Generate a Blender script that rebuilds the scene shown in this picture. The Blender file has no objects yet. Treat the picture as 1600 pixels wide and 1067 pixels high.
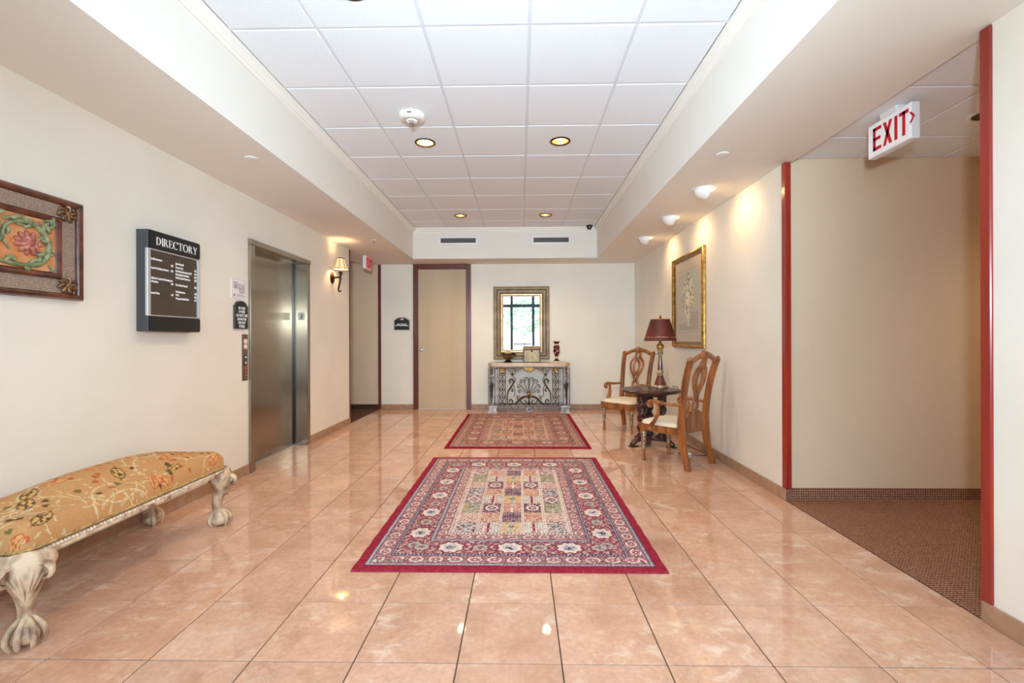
import bpy, bmesh, math, random
import numpy as np
from mathutils import Vector, Matrix
PI = math.pi
random.seed(7)
rng = np.random.default_rng(11)
SC = bpy.context.scene
COL = SC.collection

# ------------------------------------------------------------------ camera
CAM_H = 1.19
FPX, CYPX, YAW, ROLL = 715.8, 530.7, 0.0183, -0.0031
cy_, sy_, cr_, sr_ = math.cos(YAW), math.sin(YAW), math.cos(ROLL), math.sin(ROLL)
right = Vector((cr_*cy_, cr_*sy_, sr_))
fwd = Vector((-sy_, cy_, 0))
up = Vector((-sr_*cy_, -sr_*sy_, cr_))
cam_d = bpy.data.cameras.new('camera')
cam_d.sensor_fit = 'HORIZONTAL'
cam_d.sensor_width = 36
cam_d.lens = FPX*36/1600
cam_d.shift_y = (CYPX-533.5)/1600
cam_d.clip_start = 0.02
cam = bpy.data.objects.new('camera', cam_d)
COL.objects.link(cam)
M = Matrix.Identity(4)
for i in range(3):
    M[i][0], M[i][1], M[i][2] = right[i], up[i], -fwd[i]
M[2][3] = CAM_H
cam.matrix_world = M
SC.camera = cam

# ------------------------------------------------------------------ world, light, exposure
W = bpy.data.worlds.new('sky')
SC.world = W
W.use_nodes = True
wn, wl = W.node_tree.nodes, W.node_tree.links
wn.clear()
wo = wn.new('ShaderNodeOutputWorld')
wb = wn.new('ShaderNodeBackground')
wtc = wn.new('ShaderNodeTexCoord')
wsep = wn.new('ShaderNodeSeparateXYZ')
wr = wn.new('ShaderNodeValToRGB')
wr.color_ramp.elements[0].position = 0.0
wr.color_ramp.elements[0].color = (0.72, 0.87, 1.0, 1)
wr.color_ramp.elements[1].position = 1.0
wr.color_ramp.elements[1].color = (0.66, 0.82, 1.0, 1)
wl.new(wtc.outputs['Generated'], wsep.inputs[0])
wl.new(wsep.outputs['Z'], wr.inputs[0])
wl.new(wr.outputs[0], wb.inputs[0])
wb.inputs[1].default_value = 6.0
wl.new(wb.outputs[0], wo.inputs[0])
SC.view_settings.view_transform = 'Standard'
SC.view_settings.look = 'None'
SC.view_settings.exposure = 0.2
SC.view_settings.gamma = 1.0
SC.view_settings.use_curve_mapping = False
SC.cycles.max_bounces = 10
SC.cycles.diffuse_bounces = 6
SC.cycles.glossy_bounces = 5
SC.cycles.transmission_bounces = 4
SC.cycles.transparent_max_bounces = 8
SC.cycles.sample_clamp_indirect = 6
SC.cycles.use_denoising = True
SC.cycles.caustics_reflective = False
SC.cycles.caustics_refractive = False

WARM = (1.0, 0.73, 0.43)
AMBER = (1.0, 0.64, 0.33)
def lamp(name, kind, loc, power, color, target=None, radius=.05, angle=60, blend=.6, parent=None):
    d = bpy.data.lights.new(name, kind)
    d.energy = power
    d.color = color
    d.shadow_soft_size = radius
    if kind == 'SPOT':
        d.spot_size = math.radians(angle)
        d.spot_blend = blend
    o = bpy.data.objects.new(name, d)
    COL.objects.link(o)
    o.location = loc
    if target is not None:
        o.rotation_euler = (Vector(target)-Vector(loc)).to_track_quat('-Z', 'Y').to_euler()
    if parent: o.parent = parent
    return o
# the photographer's flash, just above and to the right of the lens
lamp('camera_flash', 'SPOT', (0.13, -0.02, 1.52), 180, (0.67, 0.86, 1.0), target=(0.1, 6, 2.0), radius=.05, angle=150, blend=.6)
# added fill spot, aimed up to brighten the ceiling and the far room
lamp('bounce_fill', 'SPOT', (-0.1, -0.35, 1.75), 600, (0.66, 0.86, 1.0), target=(-0.25, 5.2, 3.0), radius=.08, angle=82, blend=1.0)

# ------------------------------------------------------------------ mesh helpers
class MB:
    def __init__(s): s.v = []; s.f = []
    def add(s, vs, fs):
        n = len(s.v); s.v += [tuple(v) for v in vs]; s.f += [tuple(i+n for i in f) for f in fs]; return s
    def box(s, x0, x1, y0, y1, z0, z1, b=0.0):
        if b <= 0:
            vs = [(x, y, z) for x in (x0, x1) for y in (y0, y1) for z in (z0, z1)]
            return s.add(vs, [(0,1,3,2),(4,6,7,5),(0,4,5,1),(2,3,7,6),(0,2,6,4),(1,5,7,3)])
        b = min(b, (x1-x0)*.49, (y1-y0)*.49, (z1-z0)*.49)
        c = [(x0+x1)/2, (y0+y1)/2, (z0+z1)/2]; h = [(x1-x0)/2, (y1-y0)/2, (z1-z0)/2]
        vs = []; idx = {}
        for sx in (-1,1):
            for sy in (-1,1):
                for sz in (-1,1):
                    sg = (sx,sy,sz)
                    for a in range(3):
                        p = [c[k]+sg[k]*(h[k]-(0 if k == a else b)) for k in range(3)]
                        idx[(sg,a)] = len(vs); vs.append(p)
        fs = []
        for a in range(3):
            o = [k for k in range(3) if k != a]
            for sa in (-1,1):
                q = []
                for (s1,s2) in ((-1,-1),(1,-1),(1,1),(-1,1)):
                    sg=[0,0,0]; sg[a]=sa; sg[o[0]]=s1; sg[o[1]]=s2
                    q.append(idx[(tuple(sg),a)])
                fs.append(q)
        for a in range(3):
            o = [k for k in range(3) if k != a]
            for s1 in (-1,1):
                for s2 in (-1,1):
                    q = []
                    for (sa,f) in ((-1,o[0]),(1,o[0]),(1,o[1]),(-1,o[1])):
                        sg=[0,0,0]; sg[a]=sa; sg[o[0]]=s1; sg[o[1]]=s2
                        q.append(idx[(tuple(sg),f)])
                    fs.append(q)
        for sx in (-1,1):
            for sy in (-1,1):
                for sz in (-1,1):
                    fs.append([idx[((sx,sy,sz),a)] for a in range(3)])
        return s.add(vs, fs)
    def lathe(s, prof, n=24, c=(0,0,0), axis='z'):
        vs = []; fs = []
        for r, z in prof:
            for k in range(n):
                a = 2*PI*k/n; x, y = r*math.cos(a), r*math.sin(a)
                if axis == 'z': p = (c[0]+x, c[1]+y, c[2]+z)
                elif axis == 'y': p = (c[0]+x, c[1]+z, c[2]+y)
                else: p = (c[0]+z, c[1]+x, c[2]+y)
                vs.append(p)
        for i in range(len(prof)-1):
            for k in range(n):
                fs.append((i*n+k, i*n+(k+1)%n, (i+1)*n+(k+1)%n, (i+1)*n+k))
        if math.hypot(prof[0][0]-prof[-1][0], prof[0][1]-prof[-1][1]) < .025:      # a ring or a shell: closed on itself
            m = len(prof)-1
            for k in range(n): fs.append((m*n+k, m*n+(k+1)%n, (k+1)%n, k))
            return s.add(vs, fs)
        if prof[0][0] > 1e-6: fs.append(tuple(range(n-1,-1,-1)))
        if prof[-1][0] > 1e-6: fs.append(tuple((len(prof)-1)*n+k for k in range(n)))
        return s.add(vs, fs)
    def tube(s, path, rad, n=8, sec=None, upv=None, e=2.0):
        """path of points; rad scalar/list; sec (a,b) factors or list of them; e>2 squarish."""
        P = [Vector(p) for p in path]; m = len(P)
        R = list(rad) if hasattr(rad, '__len__') else [rad]*m
        S = sec if (sec is not None and hasattr(sec[0], '__len__')) else [sec or (1,1)]*m
        T = []
        for i in range(m):
            t = (P[min(i+1,m-1)]-P[max(i-1,0)])
            T.append(t.normalized() if t.length > 1e-9 else Vector((0,0,1)))
        u = Vector(upv) if upv else (Vector((0,0,1)) if abs(T[0].z) < .9 else Vector((1,0,0)))
        vs = []; fs = []
        for i in range(m):
            u = (u - T[i]*u.dot(T[i]))
            u = u.normalized() if u.length > 1e-6 else T[i].orthogonal().normalized()
            w = T[i].cross(u)
            for k in range(n):
                a = 2*PI*k/n + (PI/n if e > 2 else 0); ca, sa = math.cos(a), math.sin(a)
                ca = math.copysign(abs(ca)**(2/e), ca); sa = math.copysign(abs(sa)**(2/e), sa)
                vs.append(P[i]+u*(ca*R[i]*S[i][0])+w*(sa*R[i]*S[i][1]))
            if upv: u = Vector(upv)
        for i in range(m-1):
            for k in range(n):
                fs.append((i*n+k, i*n+(k+1)%n, (i+1)*n+(k+1)%n, (i+1)*n+k))
        fs.append(tuple(range(n-1,-1,-1))); fs.append(tuple((m-1)*n+k for k in range(n)))
        return s.add(vs, fs)
    def prism(s, poly, y0, y1):
        """polygon in XZ extruded along Y"""
        n = len(poly)
        vs = [(x,y0,z) for x,z in poly]+[(x,y1,z) for x,z in poly]
        fs = [tuple(range(n)), tuple(range(2*n-1,n-1,-1))]
        fs += [(i, n+i, n+(i+1)%n, (i+1)%n) for i in range(n)]
        return s.add(vs, fs)
    def prismz(s, poly, z0, z1):
        n = len(poly)
        vs = [(x,y,z0) for x,y in poly]+[(x,y,z1) for x,y in poly]
        fs = [tuple(range(n-1,-1,-1)), tuple(range(n,2*n))]
        fs += [(i, (i+1)%n, n+(i+1)%n, n+i) for i in range(n)]
        return s.add(vs, fs)
    def frame(s, x0, x1, z0, z1, prof):
        """closed profile of (inset, depth) swept round a rectangle; depth goes to -Y"""
        m = len(prof); vs = []
        for sx, sz in ((0,0),(1,0),(1,1),(0,1)):
            for ins, d in prof:
                vs.append(((x1-ins) if sx else (x0+ins), -d, (z1-ins) if sz else (z0+ins)))
        fs = []
        for c in range(4):
            d = (c+1) % 4
            for k in range(m):
                fs.append((c*m+k, c*m+(k+1)%m, d*m+(k+1)%m, d*m+k))
        return s.add(vs, fs)
    def ell(s, c, r, n=12, m=8, rot=None):
        vs = []; fs = []
        for i in range(m+1):
            t = PI*i/m
            for k in range(n):
                a = 2*PI*k/n
                p = Vector((r[0]*math.sin(t)*math.cos(a), r[1]*math.sin(t)*math.sin(a), r[2]*math.cos(t)))
                if rot is not None: p = rot @ p
                vs.append(p+Vector(c))
        for i in range(m):
            for k in range(n):
                fs.append((i*n+k, (i+1)*n+k, (i+1)*n+(k+1)%n, i*n+(k+1)%n))
        return s.add(vs, fs)
    def xf(s, mat):
        s.v = [tuple(mat @ Vector(v)) for v in s.v]; return s

def mesh_of(name, mb, smooth=35):
    me = bpy.data.meshes.new(name)
    me.from_pydata(mb.v, [], mb.f)
    bm = bmesh.new(); bm.from_mesh(me)
    bmesh.ops.remove_doubles(bm, verts=bm.verts, dist=1e-6)
    bmesh.ops.recalc_face_normals(bm, faces=bm.faces)
    bm.to_mesh(me); bm.free()
    if smooth:
        me.shade_smooth()
        me.set_sharp_from_angle(angle=math.radians(smooth))
    return me
def link(name, me, mat=None, parent=None):
    o = bpy.data.objects.new(name, me); COL.objects.link(o)
    if mat is not None and len(me.materials) == 0: me.materials.append(mat)
    if parent is not None: o.parent = parent
    return o
def obj(name, mb, mat, parent=None, smooth=35):
    return link(name, mesh_of(name, mb, smooth), mat, parent)
def thing(name, label, cat, loc=(0,0,0), rz=0, group=None):
    o = bpy.data.objects.new(name, None); COL.objects.link(o)
    o.empty_display_size = .05
    o.location = loc; o.rotation_euler = (0,0,rz)
    o['label'] = label; o['category'] = cat
    if group: o['group'] = group
    return o
def tag(o, label, cat, group=None):
    o['label'] = label; o['category'] = cat
    if group: o['group'] = group
    return o
def struct(name, mb, mat, parent=None, smooth=0):
    o = obj(name, mb, mat, parent, smooth)
    if parent is None: o['kind'] = 'structure'
    return o
def sroot(name, loc=(0,0,0), rz=0):
    o = bpy.data.objects.new(name, None); COL.objects.link(o); o['kind'] = 'structure'
    o.location = loc; o.rotation_euler = (0,0,rz)
    return o
def dup(root, loc, rz, label):
    r = root.copy(); COL.objects.link(r); r.location = loc; r.rotation_euler = (0,0,rz); r['label'] = label
    for ch in list(root.children):
        if ch.type == 'LIGHT': continue
        c = ch.copy(); COL.objects.link(c); c.parent = r
        for g in list(ch.children):
            d = g.copy(); COL.objects.link(d); d.parent = c
    return r
LEFT, RIGHT = PI/2, -PI/2      # wall things face -Y in their own space

# ------------------------------------------------------------------ materials
def lin(c):
    c = np.asarray(c, float)/255.0
    return np.where(c <= .04045, c/12.92, ((c+.055)/1.055)**2.4)
def rgba(c): return tuple(float(x) for x in lin(c))+(1.0,)
def new_mat(name):
    m = bpy.data.materials.new(name); m.use_nodes = True
    nt = m.node_tree; b = nt.nodes['Principled BSDF']
    return m, nt, b
def P(b, **k):
    for a, v in k.items():
        b.inputs[a.replace('_', ' ')].default_value = v
def mat(name, c1, c2=None, rough=.5, metal=0.0, scale=8.0, detail=4, stretch=(1,1,1), bump=0.0, bscale=None, coat=0.0, spec=.5, lo=.35, hi=.65, emit=None, es=0):
    m, nt, b = new_mat(name)
    N, L = nt.nodes, nt.links
    P(b, Roughness=rough, Metallic=metal, Coat_Weight=coat, Specular_IOR_Level=spec)
    b.inputs['Base Color'].default_value = rgba(c1)
    tc = N.new('ShaderNodeTexCoord'); mp = N.new('ShaderNodeMapping'); mp.inputs['Scale'].default_value = stretch
    L.new(tc.outputs['Object'], mp.inputs[0])
    if c2 is not None:
        n = N.new('ShaderNodeTexNoise'); n.inputs['Scale'].default_value = scale; n.inputs['Detail'].default_value = detail
        L.new(mp.outputs[0], n.inputs['Vector'])
        r = N.new('ShaderNodeValToRGB')
        r.color_ramp.elements[0].position = lo; r.color_ramp.elements[0].color = rgba(c1)
        r.color_ramp.elements[1].position = hi; r.color_ramp.elements[1].color = rgba(c2)
        L.new(n.outputs[0], r.inputs[0]); L.new(r.outputs[0], b.inputs['Base Color'])
    if bump:
        n2 = N.new('ShaderNodeTexNoise'); n2.inputs['Scale'].default_value = bscale or scale*4; n2.inputs['Detail'].default_value = 3
        L.new(mp.outputs[0], n2.inputs['Vector'])
        bp = N.new('ShaderNodeBump'); bp.inputs['Strength'].default_value = bump; bp.inputs['Distance'].default_value = .004
        L.new(n2.outputs[0], bp.inputs['Height']); L.new(bp.outputs[0], b.inputs['Normal'])
    if emit is not None:
        b.inputs['Emission Color'].default_value = rgba(emit); b.inputs['Emission Strength'].default_value = es
    return m
def col_mat(name, rough=.8, bump=0, spec=.3, sheen=0):
    m, nt, b = new_mat(name)
    N, L = nt.nodes, nt.links
    a = N.new('ShaderNodeAttribute'); a.attribute_name = 'Col'
    L.new(a.outputs['Color'], b.inputs['Base Color'])
    P(b, Roughness=rough, Specular_IOR_Level=spec)
    if bump:
        tc = N.new('ShaderNodeTexCoord')
        n = N.new('ShaderNodeTexNoise'); n.inputs['Scale'].default_value = 350
        L.new(tc.outputs['Object'], n.inputs['Vector'])
        bp = N.new('ShaderNodeBump'); bp.inputs['Strength'].default_value = bump; bp.inputs['Distance'].default_value = .003
        L.new(n.outputs[0], bp.inputs['Height']); L.new(bp.outputs[0], b.inputs['Normal'])
    return m
def set_cols(me, rgb):
    """rgb: (nverts,3) sRGB 0..255"""
    at = me.color_attributes.new('Col', 'FLOAT_COLOR', 'POINT')
    a = np.ones((len(me.vertices), 4), np.float32); a[:, :3] = lin(rgb)
    at.data.foreach_set('color', a.ravel())
def grid_mesh(name, X, Y, Z, rgb, smooth=True):
    ny, nx = X.shape
    v = np.stack([X, Y, Z], -1).reshape(-1, 3)
    i = np.arange(ny*nx).reshape(ny, nx)
    f = np.stack([i[:-1,:-1], i[:-1,1:], i[1:,1:], i[1:,:-1]], -1).reshape(-1, 4)
    me = bpy.data.meshes.new(name)
    me.vertices.add(len(v)); me.vertices.foreach_set('co', v.ravel().astype(np.float32))
    me.loops.add(f.size); me.loops.foreach_set('vertex_index', f.ravel().astype(np.int32))
    me.polygons.add(len(f)); me.polygons.foreach_set('loop_start', np.arange(0, f.size, 4, dtype=np.int32))
    me.update(calc_edges=True); me.validate()
    if smooth: me.shade_smooth()
    set_cols(me, rgb.reshape(-1, 3))
    return me

m_wall = mat('cream_paint', (236,230,218), (231,225,212), rough=.62, scale=2, bump=.05, bscale=160)
m_soffit = mat('warm_white_paint', (233,227,217), rough=.7, bump=.04, bscale=140)
m_wallpaper = mat('woven_wallpaper', (224,203,176), (210,189,162), rough=.85, scale=170, stretch=(1,1,1), lo=.3, hi=.7, bump=.12, bscale=320)
m_mold = mat('moulding_paint', (238,233,223), rough=.5)
m_ctile = mat('acoustic_tile', (240,242,245), (226,229,233), rough=.9, scale=150, lo=.3, hi=.6, bump=.25, bscale=220)
m_tee = mat('ceiling_tee_enamel', (214,217,222), rough=.6)
m_red = mat('mahogany_red_lacquer', (160,50,36), (138,38,28), rough=.28, scale=14, stretch=(1,1,.1), coat=.3)
m_redwood = mat('dark_red_wood_frame', (112,46,34), (92,36,28), rough=.35, scale=12, stretch=(1,1,.12), coat=.2)
m_door = mat('door_laminate', (198,178,148), (190,170,140), rough=.6, scale=4, stretch=(1,1,.1))
m_steel = None
m_black = mat('black_plastic', (18,18,20), rough=.35)
m_dgrey = mat('charcoal_side', (66,68,72), rough=.4)
m_white = mat('white_plastic', (238,238,238), rough=.45)
m_alu = mat('brushed_aluminium', (205,207,210), rough=.35, metal=.6)
m_chrome = mat('satin_chrome', (200,196,190), rough=.22, metal=1)
m_glassdark = mat('smoked_glass', (66,56,47), rough=.08, spec=.6)
m_letter = mat('white_lettering', (245,245,245), rough=.6, emit=None)
m_redletter = mat('red_lettering', (200,12,42), rough=.5)
m_brassgold = mat('gold_reflector', (240,212,146), rough=.35, metal=.45)
m_bronze = mat('dark_bronze', (72,40,28), (44,24,18), rough=.35, metal=.6, scale=30)

# floor tiles: every tile gets its own tint and its own veining
def floor_mat():
    m, nt, b = new_mat('polished_stone_tile'); N, L = nt.nodes, nt.links
    oi = N.new('ShaderNodeObjectInfo'); tc = N.new('ShaderNodeTexCoord')
    mul = N.new('ShaderNodeMath'); mul.operation = 'MULTIPLY'; mul.inputs[1].default_value = 60
    L.new(oi.outputs['Random'], mul.inputs[0])
    def noise(scale, detail, rough=.6, dist=0, vec=None):
        n = N.new('ShaderNodeTexNoise'); n.noise_dimensions = '4D'
        n.inputs['Scale'].default_value = scale; n.inputs['Detail'].default_value = detail
        n.inputs['Roughness'].default_value = rough; n.inputs['Distortion'].default_value = dist
        L.new(vec or tc.outputs['Object'], n.inputs['Vector']); L.new(mul.outputs[0], n.inputs['W'])
        return n.outputs[0]
    def ramp(src, stops):
        r = N.new('ShaderNodeValToRGB')
        while len(r.color_ramp.elements) < len(stops): r.color_ramp.elements.new(.5)
        for e, (p, c) in zip(r.color_ramp.elements, stops): e.position = p; e.color = c
        L.new(src, r.inputs[0]); return r.outputs[0]
    def mix(fac, a, bb, mode='MIX'):
        x = N.new('ShaderNodeMix'); x.data_type = 'RGBA'; x.blend_type = mode
        for sock, val in ((0, fac), (6, a), (7, bb)):
            if hasattr(val, 'is_output'): L.new(val, x.inputs[sock])
            else: x.inputs[sock].default_value = val
        return x.outputs[2]
    base = ramp(noise(5, 5), [(.3, rgba((194,149,124))), (.5, rgba((210,166,141))), (.72, rgba((220,180,157)))])
    fine = ramp(noise(45, 4), [(.3, (.82,.80,.78,1)), (.7, (1.08,1.08,1.08,1))])
    c = mix(.8, base, fine, 'MULTIPLY')
    mp = N.new('ShaderNodeMapping'); mp.inputs['Rotation'].default_value = (0,0,.7); mp.inputs['Scale'].default_value = (1,1.7,1)
    L.new(tc.outputs['Object'], mp.inputs[0])
    cl = ramp(noise(9, 8, .72, .6, mp.outputs[0]), [(.51, (0,0,0,1)), (.68, (1,1,1,1))])
    reg = ramp(noise(2.4, 2), [(.42, (0,0,0,1)), (.60, (1,1,1,1))])
    f = mix(1.0, cl, reg, 'MULTIPLY'); f = mix(1.0, f, (.72,.72,.72,1), 'MULTIPLY')
    c = mix(f, c, rgba((236,216,198)))
    tint = ramp(oi.outputs['Random'], [(0, (.92,.90,.88,1)), (.5, (1,1,1,1)), (1, (1.05,1.03,1.0,1))])
    c = mix(1.0, c, tint, 'MULTIPLY')
    L.new(c, b.inputs['Base Color'])
    P(b, Roughness=.035, Specular_IOR_Level=.85, Coat_Weight=0.0)
    n2 = N.new('ShaderNodeTexNoise'); n2.inputs['Scale'].default_value = 6
    L.new(tc.outputs['Object'], n2.inputs['Vector'])
    bp = N.new('ShaderNodeBump'); bp.inputs['Strength'].default_value = .012; bp.inputs['Distance'].default_value = .01
    L.new(n2.outputs[0], bp.inputs['Height']); L.new(bp.outputs[0], b.inputs['Normal'])
    return m
m_floor = floor_mat()
m_grout = mat('grout', (92,72,58), (80,62,50), rough=.85, scale=30)
m_base = mat('stone_baseboard', (176,140,112), (158,122,96), rough=.35, scale=14, detail=6)

def carpet_mat():
    m, nt, b = new_mat('loop_carpet'); N, L = nt.nodes, nt.links
    tc = N.new('ShaderNodeTexCoord'); sep = N.new('ShaderNodeSeparateXYZ'); L.new(tc.outputs['Object'], sep.inputs[0])
    def wave(src, k):
        a = N.new('ShaderNodeMath'); a.operation = 'MULTIPLY'; a.inputs[1].default_value = k; L.new(src, a.inputs[0])
        s = N.new('ShaderNodeMath'); s.operation = 'SINE'; L.new(a.outputs[0], s.inputs[0])
        h = N.new('ShaderNodeMath'); h.operation = 'MULTIPLY_ADD'; h.inputs[1].default_value = .5; h.inputs[2].default_value = .5; L.new(s.outputs[0], h.inputs[0]); return h.outputs[0]
    add = N.new('ShaderNodeMath'); add.operation = 'ADD'; L.new(sep.outputs['Y'], add.inputs[0]); L.new(sep.outputs['Z'], add.inputs[1])
    pr = N.new('ShaderNodeMath'); pr.operation = 'MULTIPLY'
    L.new(wave(sep.outputs['X'], 2*PI/.017), pr.inputs[0]); L.new(wave(add.outputs[0], 2*PI/.017), pr.inputs[1])
    ns = N.new('ShaderNodeTexNoise'); ns.inputs['Scale'].default_value = 120; L.new(tc.outputs['Object'], ns.inputs['Vector'])
    ad = N.new('ShaderNodeMath'); ad.operation = 'MULTIPLY_ADD'; ad.inputs[1].default_value = .9; L.new(ns.outputs[0], ad.inputs[0]); L.new(pr.outputs[0], ad.inputs[2])
    r = N.new('ShaderNodeValToRGB'); r.color_ramp.elements[0].position = .42; r.color_ramp.elements[0].color = rgba((104,64,49))
    r.color_ramp.elements[1].position = 1.0; r.color_ramp.elements[1].color = rgba((188,146,118))
    L.new(ad.outputs[0], r.inputs[0]); L.new(r.outputs[0], b.inputs['Base Color'])
    P(b, Roughness=.95, Specular_IOR_Level=.1)
    bp = N.new('ShaderNodeBump'); bp.inputs['Strength'].default_value = .8; bp.inputs['Distance'].default_value = .006
    L.new(ad.outputs[0], bp.inputs['Height']); L.new(bp.outputs[0], b.inputs['Normal'])
    return m
m_carpet = carpet_mat()
def steel_mat():
    m, nt, b = new_mat('brushed_steel'); N, L = nt.nodes, nt.links
    tg = N.new('ShaderNodeTangent'); tg.direction_type = 'RADIAL'; tg.axis = 'Z'
    L.new(tg.outputs[0], b.inputs['Tangent']); b.inputs['Anisotropic'].default_value = .97
    tc = N.new('ShaderNodeTexCoord'); mp = N.new('ShaderNodeMapping'); mp.inputs['Scale'].default_value = (3,3,500)
    L.new(tc.outputs['Object'], mp.inputs[0])
    n = N.new('ShaderNodeTexNoise'); n.inputs['Scale'].default_value = 1; n.inputs['Detail'].default_value = 2; L.new(mp.outputs[0], n.inputs['Vector'])
    mr = N.new('ShaderNodeMapRange'); mr.inputs['To Min'].default_value = .17; mr.inputs['To Max'].default_value = .25; L.new(n.outputs[0], mr.inputs[0]); L.new(mr.outputs[0], b.inputs['Roughness'])
    b.inputs['Base Color'].default_value = rgba((168,156,140)); P(b, Metallic=1.0)
    return m
m_steel = steel_mat()
def wood(name, c1, c2, rough=.3, coat=.35, scale=6, st=(3,3,.35)):
    return mat(name, c1, c2, rough=rough, scale=scale, detail=7, stretch=st, coat=coat, bump=.08, bscale=30)
m_oak = wood('carved_walnut', (170,100,46), (104,56,24))
m_dark = wood('dark_mahogany', (74,34,24), (38,17,13), rough=.32, coat=.2)
m_silver = mat('antique_silver_gilt', (206,190,160), (128,104,72), rough=.35, metal=.75, scale=50)
m_linen = mat('cream_upholstery', (226,214,192), (214,200,176), rough=.9, scale=120, bump=.2, bscale=300)

# ------------------------------------------------------------------ dimensions
ZC, ZS = 2.974, 2.4886          # raised ceiling, soffit
XL, XR, YB = -2.44, 1.95, 7.85  # side walls, back wall
WL, WR, WB = -1.715, 1.2235, 7.31   # raised ceiling well
YF = -1.8                       # glazed front
ZK = 2.52                       # corridor ceilings
YL = 6.505                      # left wall ends, left corridor begins
YA, YP = 3.43, 1.95             # right corridor opening: far wall, near post

# ------------------------------------------------------------------ floor
TS, FX, FY = .3849, -2.1608, 1.299
fl = sroot('floor')
obj('grout_bed', MB().box(-2.75, XR, YF, YB+.1, -.12, -.004), m_grout, fl, 0)
tcache = {}
def tile(x0, x1, y0, y1):
    g = .0026
    key = (round(x1-x0, 4), round(y1-y0, 4))
    if key not in tcache:
        w, h = (x1-x0)/2-g, (y1-y0)/2-g
        tcache[key] = mesh_of('tile', MB().box(-w, w, -h, h, -.009, 0, .0013), 0)
    o = link('tile', tcache[key], m_floor, fl)
    o.location = ((x0+x1)/2, (y0+y1)/2, 0)
xs = [XL]+[FX+TS*k for k in range(0, 11)]+[XR]
ys = [FY+TS*k for k in range(-1, 17)]+[YB]
for j in range(len(ys)-1):
    for i in range(len(xs)-1):
        tile(xs[i], xs[i+1], ys[j], ys[j+1])
tile(-2.66, XL, 4.12, 4.65); tile(-2.66, XL, 4.65, 5.2)
near = MB()
yy = [YF]+[FY+TS*k for k in range(-8, 0)]
for j in range(len(yy)-1):
    for i in range(len(xs)-1):
        near.box(xs[i]+.0022, xs[i+1]-.0022, yy[j]+.0022, yy[j+1]-.0022, -.009, 0, .0013)
o = obj('tile_field', near, m_floor, fl, 0); o['kind'] = 'stuff'
struct('corridor_carpet_floor', MB().box(XR+.002, 6.0, YP-.02, YA, -.1, .004), m_carpet)
m_brown = mat('brown_corridor_carpet', (92,56,36), (76,44,28), rough=.95, scale=60)
struct('side_corridor_floor', MB().box(-5, XL-.002, YL, YB, -.1, .003), m_brown)

# ------------------------------------------------------------------ ceiling of tiles in a grid
ce = sroot('ceiling')
obj('ceiling_deck', MB().box(WL, WR, YF, WB, ZC+.09, ZC+.14), m_soffit, ce, 0)
cx = [WL+.045, -1.1602, -1.1602+.6096, -1.1602+2*.6096, -1.1602+3*.6096, WR-.045]
cyl = [YF]+[2.6028+.6096*k for k in range(-7, 8)]+[WB-.045]
ctc = {}
def ctile(x0, x1, y0, y1, z, parent):
    key = (round(x1-x0, 4), round(y1-y0, 4))
    if key not in ctc:
        w, h = (x1-x0)/2-.009, (y1-y0)/2-.009
        ctc[key] = mesh_of('ceiling_tile', MB().box(-w, w, -h, h, 0, .022, .004), 0)
    o = link('ceiling_tile', ctc[key], m_ctile, parent); o.location = ((x0+x1)/2, (y0+y1)/2, z)
def ctile_hole(x0, x1, y0, y1, z, parent, r):
    w, h = (x1-x0)/2-.009, (y1-y0)/2-.009; n = 32; vs = []; fs = []
    for zz in (0, .022):
        for k in range(n):
            a = 2*PI*k/n; c, s2 = math.cos(a), math.sin(a); q = 1/max(abs(c), abs(s2))
            vs += [(c*q*w, s2*q*h, zz), (r*c, r*s2, zz)]
    for k in range(n):
        a, b2 = 2*k, 2*((k+1) % n); o2 = 2*n
        fs += [(a, a+1, b2+1, b2), (a+o2, b2+o2, b2+1+o2, a+1+o2), (a+1, a+1+o2, b2+1+o2, b2+1), (a, b2, b2+o2, a+o2)]
    o = obj('ceiling_tile', MB().add(vs, fs), m_ctile, parent, 0); o.location = ((x0+x1)/2, (y0+y1)/2, z)
DLP = [(-.8554, 4.1268), (.3638, 4.1268), (-.8554, 6.5652), (.3638, 6.5652), (-.8554, 2.298)]
for j in range(len(cyl)-1):
    for i in range(5):
        mx, my = (cx[i]+cx[i+1])/2, (cyl[j]+cyl[j+1])/2
        if any(abs(mx-a) < .05 and abs(my-b2) < .05 for a, b2 in DLP): ctile_hole(cx[i], cx[i+1], cyl[j], cyl[j+1], ZC, ce, .08)
        else: ctile(cx[i], cx[i+1], cyl[j], cyl[j+1], ZC, ce)
for i in range(1, 5): obj('main_tee', MB().box(cx[i]-.012, cx[i]+.012, YF, WB-.04, ZC+.0035, ZC+.03), m_tee, ce, 0)
for j in range(1, len(cyl)-1): obj('cross_tee', MB().box(WL+.02, WR-.02, cyl[j]-.012, cyl[j]+.012, ZC+.004, ZC+.029), m_tee, ce, 0)
cr = sroot('corridor_ceiling')
kx = [2.0, 2.485, 3.09, 3.70, 4.31, 4.92, 5.53, 6.0]; ky = [YP, 2.455, 3.065, YA]
for j in range(3):
    for i in range(len(kx)-1):
        (ctile_hole(kx[i], kx[i+1], ky[j], ky[j+1], ZK, cr, .09) if (i, j) == (1, 1) else ctile(kx[i], kx[i+1], ky[j], ky[j+1], ZK, cr))
for x in kx[1:-1]: obj('main_tee', MB().box(x-.012, x+.012, YP, YA, ZK+.0035, ZK+.03), m_tee, cr, 0)
for y in ky[1:-1]: obj('cross_tee', MB().box(2.0, 6.0, y-.012, y+.012, ZK+.004, ZK+.029), m_tee, cr, 0)
obj('ceiling_deck', MB().box(2.0, 6.1, 1.8, YA+.1, ZK+.09, ZK+.14), m_soffit, cr, 0)
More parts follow.
